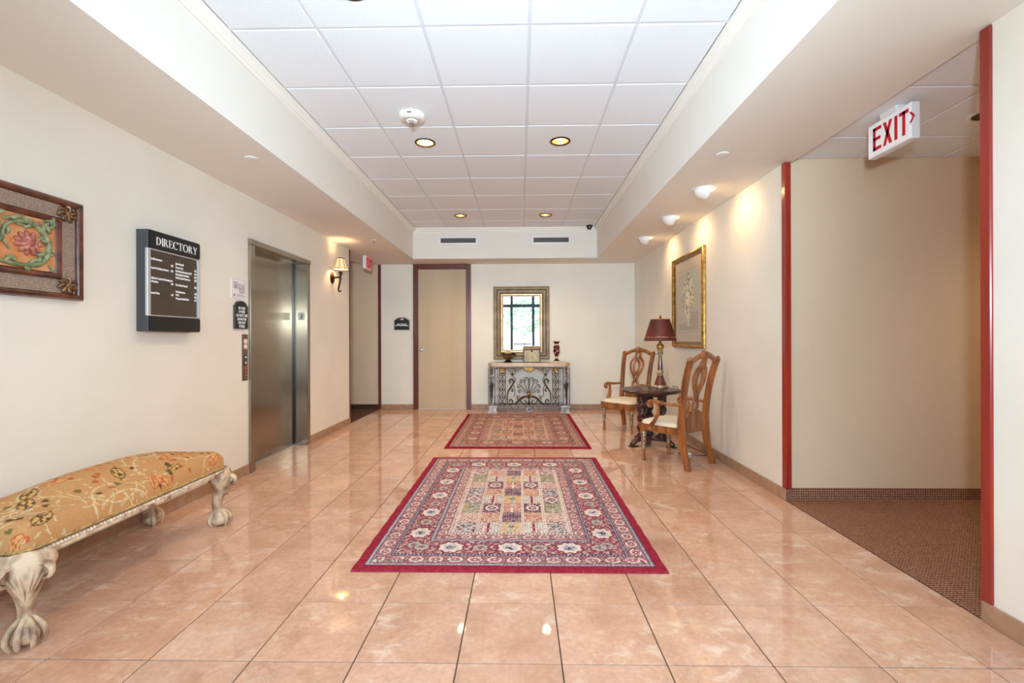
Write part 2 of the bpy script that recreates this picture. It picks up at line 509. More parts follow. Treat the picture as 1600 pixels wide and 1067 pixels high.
struct('side_corridor_ceiling', MB().box(-5, XL-.03, YL-.1, YB+.1, ZK, ZK+.08), mat('grey_ceiling', (200,190,184), rough=.8))
struct('ceiling_soffit_left', MB().box(-2.75, WL, YF, YB+.15, ZS, ZC+.15).box(-2.75, XL-.03, YF, YL, ZS, ZC+.15), m_soffit)
struct('ceiling_soffit_right', MB().box(WR, 2.0, YF, YB+.15, ZS, ZC+.15), m_soffit)
struct('ceiling_soffit_back', MB().box(WL, WR, WB, YB+.15, ZS, ZC+.15), m_soffit)
struct('roof_sky_block', MB().box(-5.2, 6.3, YF-.2, YB+.3, ZC+.15, ZC+.3), m_soffit)  # unseen slab added to block sky light from above
cprof = [(0,-.075), (.010,-.075), (.014,-.058), (.026,-.052), (.034,-.028), (.047,-.020), (.05,0.004), (0,0.004)]
def crown(name, a, b, ax, sgn):
    mb = MB(); n = len(cprof); vs = []
    for t in (0, 1):
        for ins, dz in cprof:
            if ax == 'y': vs.append((a+sgn*ins, (YF if not t else WB-ins), ZC+dz))
            else: vs.append(((WL+ins) if not t else (WR-ins), a-ins, ZC+dz))
    mb.add(vs, [tuple(range(n)), tuple(range(2*n-1, n-1, -1))]+[(i, (i+1)%n, n+(i+1)%n, n+i) for i in range(n)])
    struct(name, mb, m_mold)
crown('trim_1', WL, 0, 'y', 1); crown('trim_2', WR, 0, 'y', -1); crown('trim_3', WB, 0, 'x', 0)

# ------------------------------------------------------------------ walls
EY0, EY1, EZ = 4.085, 5.225, 2.085    # elevator opening
struct('wall_left', MB().box(-2.74, XL, YF, EY0, 0, ZS).box(-2.74, XL, EY1, YL, 0, ZS).box(-2.74, XL, EY0, EY1, EZ, ZS), m_wall)
struct('wall_left_corridor', MB().box(-5, -2.74, YL-.12, YL, 0, ZK).box(-5.1, -5, YL-.12, YB+.15, 0, ZK), m_wallpaper)
struct('wall_left_shaft', MB().box(-2.9, -2.80, 3.8, 5.5, 0, 2.5), m_dgrey)
struct('wall_back', MB().box(-2.415, 2.15, YB, YB+.15, 0, ZS), m_wall)
struct('wall_back_corridor', MB().box(-5, -2.415, YB+.01, YB+.15, 0, ZK), m_wallpaper)
struct('wall_right', MB().box(XR, 2.1, YA+.005, YB+.15, 0, ZS), m_wall)
struct('wall_right_corridor', MB().box(1.985, 6.0, YA, YA+.12, 0, ZK+.03).box(6.0, 6.1, 1.7, YA+.12, 0, ZK+.03), m_wallpaper)
struct('wall_right_near', MB().box(XR, 2.1, YF, 1.93, 0, ZS), m_wall)
struct('wall_right_near_corridor', MB().box(2.1, 6.0, 1.78, 1.93, 0, ZK+.03), m_wallpaper)
def post(name, x0, x1, y0, y1, z0, m):
    struct(name, MB().box(x0, x1, y0, y1, z0, ZS-.002, .004), m)
post('trim_4', 1.942, 1.988, YA-.035, YA+.012, .086, m_red)
post('trim_5', 1.940, 1.992, 1.925, 1.972, .086, m_red)
post('trim_6', -2.455, -2.432, YL-.018, YL+.02, .086, m_redwood)
post('trim_7', -2.445, -2.398, YB-.02, YB+.02, 0, m_redwood)

def skirting(name, segs):
    r = sroot(name)
    for (x0, x1, y0, y1, step, off) in segs:
        alongy = (y1-y0) > (x1-x0)
        a0, a1 = (y0, y1) if alongy else (x0, x1)
        cuts = [a0]; t = a0+off
        while t < a1-.03:
            if t > a0+.03: cuts.append(t)
            t += step
        cuts.append(a1)
        for p, q in zip(cuts[:-1], cuts[1:]):
            mb = MB()
            if alongy: mb.box(x0, x1, p+.001, q-.001, .001, .086, .002)
            else: mb.box(p+.001, q-.001, y0, y1, .001, .086, .002)
            obj('baseboard_tile', mb, m_base, r, 0)
skirting('baseboard_left', [(XL, XL+.012, YF+.2, EY0-.02, .2895, (2.42-YF-.2) % .2895), (XL, XL+.012, EY1+.01, YL, .2895, .2)])
skirting('baseboard_right', [(XR-.012, XR, YA-.03, YB, .2895, .1), (XR-.012, XR, YF+.2, 1.968, .2895, .2)])
skirting('baseboard_back', [(-2.40, -1.84, YB-.012, YB, .2895, .1), (-.842, XR-.012, YB-.012, YB, .2895, .15)])
struct('baseboard_corridor', MB().box(1.9505, 6.0, YA-.012, YA+.004, .004, .086), m_carpet)
struct('baseboard_side_corridor', MB().box(-5, -2.42, YB-.004, YB+.01, .003, .086), mat('brown_vinyl', (70,36,24), rough=.5))

# ------------------------------------------------------------------ lettering
def text(name, body, size, m, parent, loc, align='LEFT', sx=1.0, ext=.0008, spacing=1.0, bold=0.0):
    cu = bpy.data.curves.new(name, 'FONT'); cu.body = body; cu.size = size; cu.align_x = align
    cu.extrude = ext; cu.space_line = spacing; cu.resolution_u = 2; cu.offset = bold
    o = bpy.data.objects.new(name, cu); COL.objects.link(o)
    dg = bpy.context.evaluated_depsgraph_get()
    me = bpy.data.meshes.new_from_object(o.evaluated_get(dg))
    bpy.data.objects.remove(o); bpy.data.curves.remove(cu)
    me.transform(Matrix.Translation(loc) @ Matrix.Rotation(PI/2, 4, 'X') @ Matrix.Diagonal((sx,1,1,1)))
    me.name = name; me.materials.clear()
    return link(name, me, m, parent)
def arc_strip(cx, cz, ro, ri, a0, a1, n=14):
    """ro,ri: (rx,rz); polygon of a crescent"""
    A = [a0+(a1-a0)*k/n for k in range(n+1)]
    return [(cx+ro[0]*math.cos(a), cz+ro[1]*math.sin(a)) for a in A]+[(cx+ri[0]*math.cos(a), cz+ri[1]*math.sin(a)) for a in reversed(A)]
def serif_word(mb, word, x, z, h, depth=.001, y=0):
    w = .15
    def rect(x0, x1, z0, z1): return [(x0,z0),(x1,z0),(x1,z1),(x0,z1)]
    def stem(x0): return [rect(x0,x0+w,0,1), rect(x0-.07,x0+w+.07,0,.045), rect(x0-.07,x0+w+.07,.955,1)]
    G = {}
    G['D'] = (stem(.08)+[arc_strip(.23,.5,(.55,.5),(.38,.455),-PI/2,PI/2)], .86)
    G['I'] = (stem(.08), .31)
    G['R'] = (stem(.08)+[arc_strip(.23,.74,(.36,.26),(.22,.215),-PI/2,PI/2), [(.30,.50),(.46,.50),(.80,.0),(.62,.0)], rect(.58,.86,0,.045)], .84)
    G['E'] = (stem(.08)+[rect(.2,.62,.955,1), rect(.2,.5,.49,.535), rect(.2,.66,0,.045), [(.57,.78),(.62,.78),(.62,1),(.56,1)], [(.56,0),(.66,0),(.68,.25),(.62,.25)], rect(.46,.5,.4,.63)], .72)
    G['C'] = ([arc_strip(.48,.5,(.46,.52),(.29,.47),.25*PI,1.75*PI), [(.76,.68),(.81,.68),(.81,1.0),(.77,1.0)]], .90)
    G['T'] = ([rect(.33,.33+w,0,1), rect(.25,.56,0,.045), rect(.02,.79,.955,1), [(.02,.76),(.07,.76),(.09,1),(.02,1)], [(.74,.76),(.79,.76),(.79,1),(.72,1)]], .82)
    G['O'] = ([arc_strip(.5,.5,(.48,.52),(.31,.47),0,PI,14), arc_strip(.5,.5,(.48,.52),(.31,.47),PI,2*PI,14)], 1.02)
    G['Y'] = ([rect(.34,.34+w,0,.5), rect(.26,.57,0,.045), [(.34,.48),(.49,.48),(.22,1),(.04,1)], [(.38,.48),(.46,.48),(.76,1),(.68,1)], rect(-.02,.30,.955,1), rect(.60,.86,.955,1)], .84)
    for ch in word:
        polys, adv = G[ch]
        for p in polys: mb.prism([(x+h*a, z+h*b) for a, b in p], y-depth, y)
        x += adv*h*1.02
    return x

# ------------------------------------------------------------------ doors
d1 = sroot('door_1')
pf = [(0,0), (0,.030), (.012,.036), (.07,.036), (.082,.026), (.082,0)]
mb = MB(); 
for (x0,x1,z0,z1) in ((-1.838,-1.755,0,ZS-.003), (-.925,-.845,0,ZS-.003), (-1.755,-.925,2.402,ZS-.003)):
    mb.box(x0, x1, YB-.035, YB, z0, z1, .006)
obj('door_frame', mb, m_redwood, d1, 0)
obj('door_panel', MB().box(-1.752, -.928, YB-.012, YB, .014, 2.399, .002), m_door, d1, 0)
k = obj('door_knob', MB().lathe([(.001,-.062),(.018,-.060),(.027,-.048),(.026,-.036),(.012,-.028),(.011,-.012),(.030,-.010),(.032,-.001)], 20, (-1.697, YB-.011, 1.021), 'y'), m_chrome, d1)
k['label'] = 'round satin chrome knob'

d2 = sroot('door_2')
XD = -2.576
obj('door_jamb', MB().box(-2.62, -2.418, 4.066, 4.14, 0, 2.056, .004), m_steel, d2, 0)
obj('door_jamb', MB().box(-2.62, -2.418, 5.165, 5.23, 0, 2.056, .004), m_steel, d2, 0)
obj('door_header', MB().box(-2.62, -2.412, 4.062, 5.238, 2.056, 2.106, .004), m_steel, d2, 0)
obj('door_leaf', MB().box(XD-.03, XD, 4.13, 5.118, .010, 2.056), m_steel, d2, 0)
obj('gap_shade_strip', MB().box(XD-.03, XD-.012, 5.118, 5.165, .0, 2.056), m_black, d2, 0)  # black strip standing in for the shade inside the open gap
obj('door_sill', MB().box(XD-.03, XD+.022, 4.14, 5.165, .0005, .008), m_alu, d2, 0)
fp = obj('floor_number_plate', MB().box(-2.524, -2.456, 5.160, 5.1645, 1.42, 1.506, .002), mat('pale_steel_plate', (206,204,192), rough=.6), d2, 0)
m_darkletter = mat('grey_lettering', (70,66,58), rough=.6)
text('floor_number', '1', .062, m_darkletter, fp, (-2.499, 5.1595, 1.441), bold=.003)
# the wall below the door opening sides is closed by the jambs

# ------------------------------------------------------------------ glazed front behind the camera (seen in the mirror)
m_pane, nt, b = new_mat('window_glass'); N, L = nt.nodes, nt.links
tr = N.new('ShaderNodeBsdfTransparent'); gl = N.new('ShaderNodeBsdfGlossy'); gl.inputs['Roughness'].default_value = .02
mx = N.new('ShaderNodeMixShader'); fr = N.new('ShaderNodeFresnel'); fr.inputs['IOR'].default_value = 1.45
tr.inputs[0].default_value = (.93,.96,.96,1)
L.new(fr.outputs[0], mx.inputs[0]); L.new(tr.outputs[0], mx.inputs[1]); L.new(gl.outputs[0], mx.inputs[2])
L.new(mx.outputs[0], N['Material Output'].inputs[0])
m_anod = mat('dark_anodised_aluminium', (96,116,130), rough=.4, metal=.2)
w1 = sroot('window_1')
mull = [XL+.03, -1.42, -.33, .49, 1.22, XR-.03]
for x in mull: obj('mullion', MB().box(x-.05, x+.05, YF-.06, YF+.06, 0, ZC, .004), m_anod, w1, 0)
obj('transom', MB().box(XL, XR, YF-.05, YF+.05, 2.42, 2.54, .004), m_anod, w1, 0)
obj('sill_rail', MB().box(XL, XR, YF-.05, YF+.05, 0, .1, .004), m_anod, w1, 0)
obj('head_rail', MB().box(XL, XR, YF-.05, YF+.05, ZC-.05, ZC+.1), m_anod, w1, 0)
for a, c in zip(mull[:-1], mull[1:]):
    for z0, z1 in ((.1, 2.42), (2.54, ZC-.05)):
        obj('pane', MB().box(a+.05, c-.05, YF-.004, YF+.004, z0, z1), m_pane, w1, 0)
obj('push_bar', MB().box(-.26, .42, YF+.06, YF+.09, 1.0, 1.05, .01), m_alu, w1, 0)
struct('pavement_ground', MB().box(-14, 14, -26, YF-.06, -.2, -.03), mat('pale_concrete', (206,202,194), (190,186,178), rough=.9, scale=3))
m_leaf = mat('tree_foliage', (176,196,160), (150,176,136), rough=.8, scale=3)
m_bark = mat('tree_bark', (160,150,140), rough=.9)
tree = thing('tree', 'small leafy green tree on the pavement outside, seen in the mirror', 'tree', (.25, -17, -.03))
obj('trunk', MB().tube([(0,0,0),(.05,0,1.0),(0,.03,2.2)], [.12,.09,.06], 8), m_bark, tree)
lf = MB()
for k in range(900):
    a, bb, r = random.uniform(0,2*PI), math.acos(random.uniform(-1,1)), random.uniform(.55,1)**.5
    c = Vector((1.5*r*math.sin(bb)*math.cos(a), 1.5*r*math.sin(bb)*math.sin(a), 2.9+1.3*r*math.cos(bb)))
    q = Matrix.Rotation(random.uniform(0,6), 3, (random.random(), random.random(), random.random()+.1))
    lf.add([c+q@Vector(p) for p in ((-.13,0,0),(0,.08,.02),(.13,0,0),(0,-.08,.02))], [(0,1,2,3)])
o = obj('foliage', lf, m_leaf, tree, 0); o['kind'] = 'stuff'

# ------------------------------------------------------------------ lamps in the ceiling
m_bulb_on = mat('lit_bulb', (255,235,200), emit=(255,222,160), es=22)
m_bulb_dim = mat('dim_bulb', (255,225,170), emit=(255,205,130), es=5.0)
def downlight(x, y, lit, power, label):
    t = thing('recessed_downlight', label, 'downlight', (x, y, ZC), 0, 'recessed ceiling downlights')
    obj('trim_ring', MB().lathe([(.074,-.001),(.076,-.008),(.084,-.009),(.092,-.005),(.092,.002),(.074,.002)], 36), m_bronze, t)
    obj('reflector', MB().lathe([(.077,-.006),(.075,.006),(.070,.025),(.060,.055),(.048,.085),(.048,.0855),(.061,.056),(.071,.026),(.0785,.004)], 36), m_brassgold, t)
    obj('bulb', MB().lathe([(.001,.010),(.028,.013),(.046,.024),(.056,.045),(.056,.060),(.044,.085),(.001,.086)], 28), m_bulb_on if lit else m_bulb_dim, t)
    if power: lamp('downlight_beam', 'SPOT', (0,0,-.02), power, WARM, radius=.05, angle=125, blend=.8, parent=t)
downlight(*DLP[0], True, 60, 'brightly lit recessed downlight with gold reflector just behind the smoke detector')
downlight(*DLP[1], False, 44, 'gold recessed downlight in the ceiling right of the brightly lit one')
downlight(*DLP[2], False, 60, 'small far recessed downlight near back of ceiling, above the door side')
downlight(*DLP[3], False, 60, 'small far recessed downlight near back of ceiling, above the mirror side')
downlight(*DLP[4], False, 30, 'recessed downlight cut off by the top edge of the picture')
t = thing('corridor_downlight', 'unlit black recessed downlight in the right corridor ceiling', 'downlight', (2.7875, 2.76, ZK))
obj('trim_ring', MB().lathe([(.085,-.001),(.088,-.007),(.106,-.006),(.108,.002),(.085,.002)], 32), m_white, t)
obj('baffle', MB().lathe([(.088,-.003),(.086,.02),(.08,.06),(.001,.061)], 32), m_black, t)

for nm, p, pw in (('corridor_fill', (4.6, 2.76, ZK), 60), ('side_corridor_fill', (-3.5, 7.15, ZK), 7)):  # unseen fill spots added to warm and brighten the two corridors
    lamp(nm, 'SPOT', (p[0], p[1], p[2]-.03), pw, WARM, radius=.06, angle=150, blend=.6)

m_eye = mat('white_eyeball_enamel', (242,240,236), rough=.4)
for i, (x, y, lb) in enumerate(((1.595, 4.00, 'white eyeball wall washer nearest the corridor opening, largest of the three'),
                   (1.605, 4.92, 'white eyeball wall washer above the framed floral print, middle of three'),
                   (1.605, 5.90, 'white eyeball wall washer nearest the back wall, smallest of the three'))):
    t = thing('eyeball_wall_washer', lb, 'spotlight', (x, y, ZS), 0, 'eyeball wall washers on the right soffit')
    obj('ring', MB().lathe([(.082,.002),(.084,-.006),(.096,-.007),(.104,-.002),(.104,.002)], 32), m_eye, t)
    # quarter-ball scoop, open towards the right wall (+x)
    mb = MB(); vs = []; fs = []; n, m = 20, 10
    for a in range(m+1):
        el = -PI/2*.97*a/m
        for k2 in range(n+1):
            az = PI*(.5+k2/n)
            vs.append((.022+.105*math.cos(el)*math.cos(az)-.030*math.sin(el)*0, .098*math.cos(el)*math.sin(az), .088*math.sin(el)))
    for a in range(m):
        for k2 in range(n): q = n+1; fs.append((a*q+k2, a*q+k2+1, (a+1)*q+k2+1, (a+1)*q+k2))
    mb.add(vs, fs)
    o = obj('scoop', mb, m_eye, t, 60)
    so = o.modifiers.new('shell', 'SOLIDIFY'); so.thickness = .004
    obj('bulb', MB().ell((.0,0,-.022), (.035,.035,.020), 14, 8), m_bulb_on, t)
    lamp('washer_beam', 'SPOT', (.045, 0, -.045), 8.5, AMBER, radius=.045, angle=118, blend=1.0, parent=t).rotation_euler = (0, math.radians(-50), 0)

for x, y, lb in ((1.42, 3.235, 'round white sprinkler cover plate on the right soffit near the corridor'), (-1.907, 3.222, 'round white sprinkler cover plate on the left soffit above the directory')):
    t = thing('sprinkler_cover', lb, 'sprinkler cover', (x, y, ZS), 0, 'sprinkler cover plates')
    obj('plate', MB().lathe([(.001,-.008),(.038,-.008),(.042,-.005),(.042,-.003),(.03,.0)], 28), m_white, t)
t = thing('fire_sprinkler', 'small dull fire sprinkler on left soffit near the far exit sign', 'sprinkler', (-1.898, 5.911, ZS))
obj('escutcheon', MB().lathe([(.001,-.006),(.03,-.006),(.034,0)], 20), m_white, t)
obj('deflector', MB().lathe([(.008,-.004),(.008,-.03),(.02,-.032),(.02,-.034),(.001,-.034)], 14), m_chrome, t)

t = thing('smoke_detector', 'round white smoke detector with grey sensing face on the ceiling', 'smoke detector', (-.854, 3.62, ZC))
obj('base', MB().lathe([(.001,.001),(.098,.001),(.1,-.008),(.096,-.03),(.086,-.036),(.06,-.038),(.001,-.038)], 36), mat('ivory_plastic', (244,238,230), rough=.5), t)
obj('sensing_face', MB().lathe([(.001,-.038),(.074,-.036),(.07,-.044),(.052,-.047),(.001,-.047)], 36), mat('grey_beige_plastic', (206,198,190), rough=.5), t)
obj('inner_cap', MB().lathe([(.001,-.046),(.042,-.046),(.042,-.054),(.034,-.058),(.001,-.058)], 28), mat('ivory_cap', (244,240,234), rough=.5), t)
for a in (-2.1, -1.57, -1.04): obj('sensor_hole', MB().ell((.030*math.cos(a), .030*math.sin(a)*1.2, -.058), (.005,.005,.003), 8, 5), m_black, t)
obj('slot', MB().box(-.018, .018, -.099, -.082, -.026, -.018), m_black, t)
obj('sensor_cage', MB().lathe([(.012,-.056),(.012,-.07),(.022,-.072),(.022,-.078),(.001,-.08)], 16, (0,-.004,0)), m_chrome, t)

t = thing('security_camera', 'small black dome security camera in the back right ceiling corner', 'camera', (1.085, 7.19, ZC))
obj('camera_base', MB().lathe([(.001,.001),(.05,.001),(.05,-.018),(.043,-.022),(.001,-.022)], 24), m_black, t)
obj('dome', MB().lathe([(.042,-.02),(.040,-.038),(.030,-.054),(.014,-.062),(.001,-.064)], 24), mat('smoked_dome', (20,20,24), rough=.08), t)
obj('lens', MB().ell((0,-.037,-.036), (.010,.008,.010), 12, 8), mat('pale_lens_glint', (190,190,200), rough=.1), t)

for x0, lb in ((-1.286, 'white framed air vent with vertical grey blades above the door'), (.198, 'white framed air vent with vertical grey blades above the mirror')):
    t = thing('air_vent', lb, 'air vent', (x0+.297, WB, 2.777), 0, 'supply air vents on the back bulkhead')
    obj('frame', MB().frame(-.31, .31, -.066, .066, [(0,0),(.004,.008),(.024,.012),(.03,.006),(.03,0)]), m_white, t)
    obj('backing', MB().box(-.285, .285, -.002, 0, -.04, .04), m_black, t, 0)
    bl = MB(); n = 34
    for k2 in range(n):
        x = -.275+.55*k2/(n-1); a = .5*math.sin(k2*1.7)
        bl.add([(x-.005,-.003,-.037),(x+.005,-.003-.004*a,-.037),(x+.005,-.003-.004*a,.037),(x-.005,-.003,.037),(x-.004,-.009,-.037),(x+.003,-.009,-.037),(x+.003,-.009,.037),(x-.004,-.009,.037)],
               [(0,1,2,3),(4,5,6,7),(0,4,7,3),(1,5,6,2),(0,1,5,4),(3,2,6,7)])
    o = obj('blades', bl, mat('grey_vent_blades', (120,112,104), rough=.5), t, 0); o['kind'] = 'stuff'

# ------------------------------------------------------------------ exit signs
def exit_letters(mb, x, z, h, y, lw):
    def rect(x0,x1,z0,z1): return [(x0,z0),(x1,z0),(x1,z1),(x0,z1)]
    s = lw; w = h*.46
    P_ = []
    P_ += [[(0,0),(s,0),(s,h),(0,h)], rect(0,w,h-s,h), rect(0,w*.9,h/2-s/2,h/2+s/2), rect(0,w,0,s)]
    q = []
    for p in P_: q.append([(x+a, z+b2) for a, b2 in p])
    x += w*1.22
    q.append([(x,z),(x+s*1.05,z),(x+w*1.05,z+h),(x+w*1.05-s*1.05,z+h)]); q.append([(x+w*1.05-s*1.05,z),(x+w*1.05,z),(x+s*1.05,z+h),(x,z+h)])
    x += w*1.32
    q.append([(x+a,z+b2) for a,b2 in rect(0,s,0,h)]); x += s+w*.2
    q.append([(x+a,z+b2) for a,b2 in rect(w/2-s/2,w/2+s/2,0,h)]); q.append([(x+a,z+b2) for a,b2 in rect(0,w,h-s,h)])
    x += w*1.12
    for p in q: mb.prism(p, y-.0015, y)
    return x
def exit_sign(loc, rz, L_, H_, label, face):
    t = thing('exit_sign', label, 'exit sign', loc, rz, 'illuminated exit signs')
    obj('housing', MB().box(-L_/2, L_/2, -.024, .024, -H_, 0, .003), m_white, t, 0)
    obj('face_plate', MB().box(-L_/2+.006, L_/2-.006, -.0275, -.023, -H_+.006, -.006, .002), face, t, 0)
    mb = MB(); x = exit_letters(mb, -L_/2+.045, -H_+.032, H_-.064, -.0276, .0195)
    obj('lettering', mb, m_redletter, t, 0)
    mb = MB(); s = .03; zc = -H_/2+.012; x -= .002
    mb.prism([(x,zc+s),(x+.013,zc+s),(x+.036,zc),(x+.023,zc)], -.0291, -.0276).prism([(x,zc-s),(x+.013,zc-s),(x+.036,zc),(x+.023,zc)], -.0291, -.0276)
    obj('chevron_arrow', mb, m_redletter, t, 0)
    return t
m_face = mat('exit_sign_face', (246,246,248), rough=.4, emit=(255,250,250), es=.08)
t = exit_sign((2.165, 2.70, 2.487), RIGHT, .312, .20, 'white EXIT sign with red letters hanging in the right corridor opening', m_face)
obj('canopy', MB().box(-.06, .06, -.03, .03, 0, ZK-2.487, .004), m_white, t, 0)
m_face2 = mat('pink_exit_face', (232,150,150), rough=.4, emit=(255,120,120), es=.12)
exit_sign((-2.385, 7.10, ZS), LEFT, .27, .20, 'small pinkish lit EXIT sign hanging by the far left corridor', m_face2)

# ------------------------------------------------------------------ painted surfaces: a small canvas to colour vertex grids
class Canvas:
    def __init__(s, w, h, res, base):
        s.w, s.h, s.r = w, h, res
        s.nx, s.ny = int(round(w/res)), int(round(h/res))
        s.a = np.zeros((s.ny, s.nx, 3)); s.a[:] = base
        s.X, s.Y = np.meshgrid((np.arange(s.nx)+.5)*res, (np.arange(s.ny)+.5)*res)
    def win(s, x0, x1, y0, y1):
        i0, i1 = max(0, int(x0/s.r)), min(s.nx, int(x1/s.r)+2); j0, j1 = max(0, int(y0/s.r)), min(s.ny, int(y1/s.r)+2)
        return slice(j0, j1), slice(i0, i1)
    def ell(s, x, y, rx, ry, c, rot=0.0):
        R = max(rx, ry); w = s.win(x-R, x+R, y-R, y+R); X, Y = s.X[w]-x, s.Y[w]-y
        ca, sa = math.cos(rot), math.sin(rot)
        u, v = X*ca+Y*sa, -X*sa+Y*ca
        s.a[w][(u/rx)**2+(v/ry)**2 <= 1] = c
    def rect(s, x0, x1, y0, y1, c):
        s.a[(s.X >= x0) & (s.X < x1) & (s.Y >= y0) & (s.Y < y1)] = c
    def line(s, pts, w, c):
        for (x0, y0), (x1, y1) in zip(pts[:-1], pts[1:]):
            n = max(1, int(math.hypot(x1-x0, y1-y0)/(s.r*.8)))
            for k in range(n+1):
                t = k/n; s.ell(x0+(x1-x0)*t, y0+(y1-y0)*t, w, w, c)
    def at(s, x, y):
        return s.a[np.clip((y/s.r).astype(int), 0, s.ny-1), np.clip((x/s.r).astype(int), 0, s.nx-1)]
def spiral(cx, cz, r0, r1, a0, turns, n=26):
    return [(cx+(r0+(r1-r0)*k/n)*math.cos(a0+2*PI*turns*k/n), cz+(r0+(r1-r0)*k/n)*math.sin(a0+2*PI*turns*k/n)) for k in range(n+1)]
def smooth(pts, n=8):
    """Catmull-Rom through points of any dimension"""
    out = []; p = [pts[0]]+list(pts)+[pts[-1]]
    for i in range(1, len(p)-2):
        for k in range(n):
            t = k/n
            out.append(tuple(.5*((2*b)+(-a+c)*t+(2*a-5*b+4*c-d)*t*t+(-a+3*b-3*c+d)*t**3) for a, b, c, d in zip(p[i-1], p[i], p[i+1], p[i+2])))
    out.append(tuple(pts[-1])); return out

# ------------------------------------------------------------------ rugs
def rug_canvas(W_, L_, res, seed, faded):
    rg = np.random.default_rng(seed)
    C = dict(red=(146,40,57), wine=(140,58,78), mauve=(152,112,122), cream=(216,202,190), navy=(62,58,82), blue=(172,172,182), grey=(182,176,182), rose=(176,118,122),
             gold=(206,168,112), peach=(216,172,146), olive=(152,148,122), plum=(112,70,94), sage=(170,172,160), black=(62,52,60), salmon=(198,140,122))
    if faded:
        for k in C: C[k] = tuple(.62*c+.38*g for c, g in zip(C[k], (158,110,86)))
        C['red'] = (136,20,36)
    cv = Canvas(W_, L_, res, C['red'])
    X, Y = cv.X, cv.Y
    d = np.minimum(np.minimum(X, W_-X), np.minimum(Y, L_-Y))
    vert = np.minimum(X, W_-X) < np.minimum(Y, L_-Y)          # side bands
    run = np.where(vert, Y, X)
    nz = rg.random((cv.ny//2+2, cv.nx//2+2)).repeat(2, 0).repeat(2, 1)[:cv.ny, :cv.nx]
    nz2 = rg.random((cv.ny//3+2, cv.nx//3+2)).repeat(3, 0).repeat(3, 1)[:cv.ny, :cv.nx]
    def put(m, c): cv.a[m] = c
    def guard(d0, d1):
        m = (d >= d0) & (d < d1); put(m, C['grey'])
        put(m & ((d-d0 < .0045) | (d1-d < .0045)), C['navy'])
        put(m & (np.abs(d-(d0+d1)/2) < .004) & ((run % .020) < .009), C['navy'])
    def floral(m, cols, ph=0.0, sc=1.0):
        a = np.sin((X+ph)*2*PI/.058*sc)*np.sin((Y+ph)*2*PI/.064*sc)+.55*np.sin((X+Y)*2*PI/.036*sc)*np.sin((X-Y)*2*PI/.041*sc)
        n = a*.34+.5+(nz-.5)*.75
        ix = np.clip((n*len(cols)).astype(int), 0, len(cols)-1)
        cv.a[m] = np.array(cols)[ix[m]]
    B = [.055, .078, .165, .185, .345, .367, .437, .46]
    guard(B[0], B[1]); guard(B[2], B[3]); guard(B[4], B[5])
    # minor borders: rose ground with cream-ringed medallions
    for d0, d1, per in ((B[1], B[2], .105), (B[5], B[6], .092)):
        m = (d >= d0) & (d < d1); floral(m, [C['rose'], C['mauve'], C['wine'], C['rose'], C['olive'], C['mauve']])
        e = np.hypot(((run+per/2) % per-per/2)/1.25, d-(d0+d1)/2); h = (d1-d0)
        put(m & (e < h*.42), C['plum']); put(m & (e < h*.37) & (nz > .12), C['cream']); put(m & (e < h*.26), C['rose']); put(m & (e < h*.15) & (nz > .3), C['wine']); put(m & (e < h*.07), C['cream'])
    # main border
    m = (d >= B[3]) & (d < B[4]); floral(m, [C['plum'], C['wine'], C['rose'], C['red'], C['mauve'], C['wine'], C['cream'], C['olive']])
    per = .335; mid = (B[3]+B[4])/2
    cen = np.where(vert, L_/2, W_/2)
    rr = (run-cen+per/2) % per-per/2
    for off, s_, cc in ((0, .058, 'cream'), (per/2, .036, 'sage')):
        q = (rr+off+per/2) % per-per/2
        e = np.hypot(q/1.15, d-mid)*(1+.10*np.cos(8*np.arctan2(d-mid, q)))
        put(m & (e < s_*1.22), C['wine']); put(m & (e < s_), C[cc]); put(m & (e < s_*.66) & (nz > .35), C['blue'] if cc == 'cream' else C['mauve']); put(m & (e < s_*.42) & (nz > .62), C['navy'] if cc == 'cream' else C['wine']); put(m & (e < s_*.14), C['navy'])
    # inner beaded guard
    m = (d >= B[6]) & (d < B[7]); put(m, C['cream']); put(m & (np.abs(d-(B[6]+B[7])/2) < .005) & ((run % .022) < .010), C['wine'])
    # field of garden panels
    f0 = B[7]; fw = W_-2*f0; flh = L_-2*f0; nc, nr = 5, 8; pw, ph_ = fw/nc, flh/nr
    F = (d >= f0)
    ci = np.clip(((X-f0)/pw).astype(int), 0, nc-1); ri = np.clip(((Y-f0)/ph_).astype(int), 0, nr-1)
    u = (X-f0)/pw-ci-.5; v = (Y-f0)/ph_-ri-.5; au = np.abs(u)
    kind = np.select([ci == 2, (ci == 1) | (ci == 3)], [10+(ri % 3), 20+(ri % 3)], 30+(ri % 4))
    sets = {30: ['navy','cream','black','rose','cream','grey'], 31: ['cream','rose','cream','wine','peach','cream'], 32: ['olive','sage','gold','olive','black','sage'], 33: ['plum','cream','navy','mauve','rose','grey'],
            21: ['peach','cream','rose','wine','peach','gold'], 22: ['plum','wine','mauve','black','plum','cream'], 10: ['gold','peach','gold','olive','cream','gold'], 12: ['salmon','rose','peach','wine','cream','salmon'], 20: ['cream'], 11: ['plum']}
    for k, cols in sets.items():
        m = F & (kind == k)
        floral(m, [C[c] for c in cols], ph=k*.013, sc=1.15)
    m = F & (kind == 20)
    put(m, C['cream']); put(m & ((au*8 % 1) < .42), C['blue']); put(m & ((au*8 % 1) < .42) & (nz > .6), C['sage']); put(m & (au < .07) & (np.abs(v) < .42), C['wine']); put(m & (nz2 > .86), C['rose'])
    m = F & (kind == 11)
    put(m, C['plum']); put(m & ((au*9 % 1) < .4), C['mauve']); put(m & ((v*7 % 1) < .16), C['cream']); put(m & (nz > .8), C['navy'])
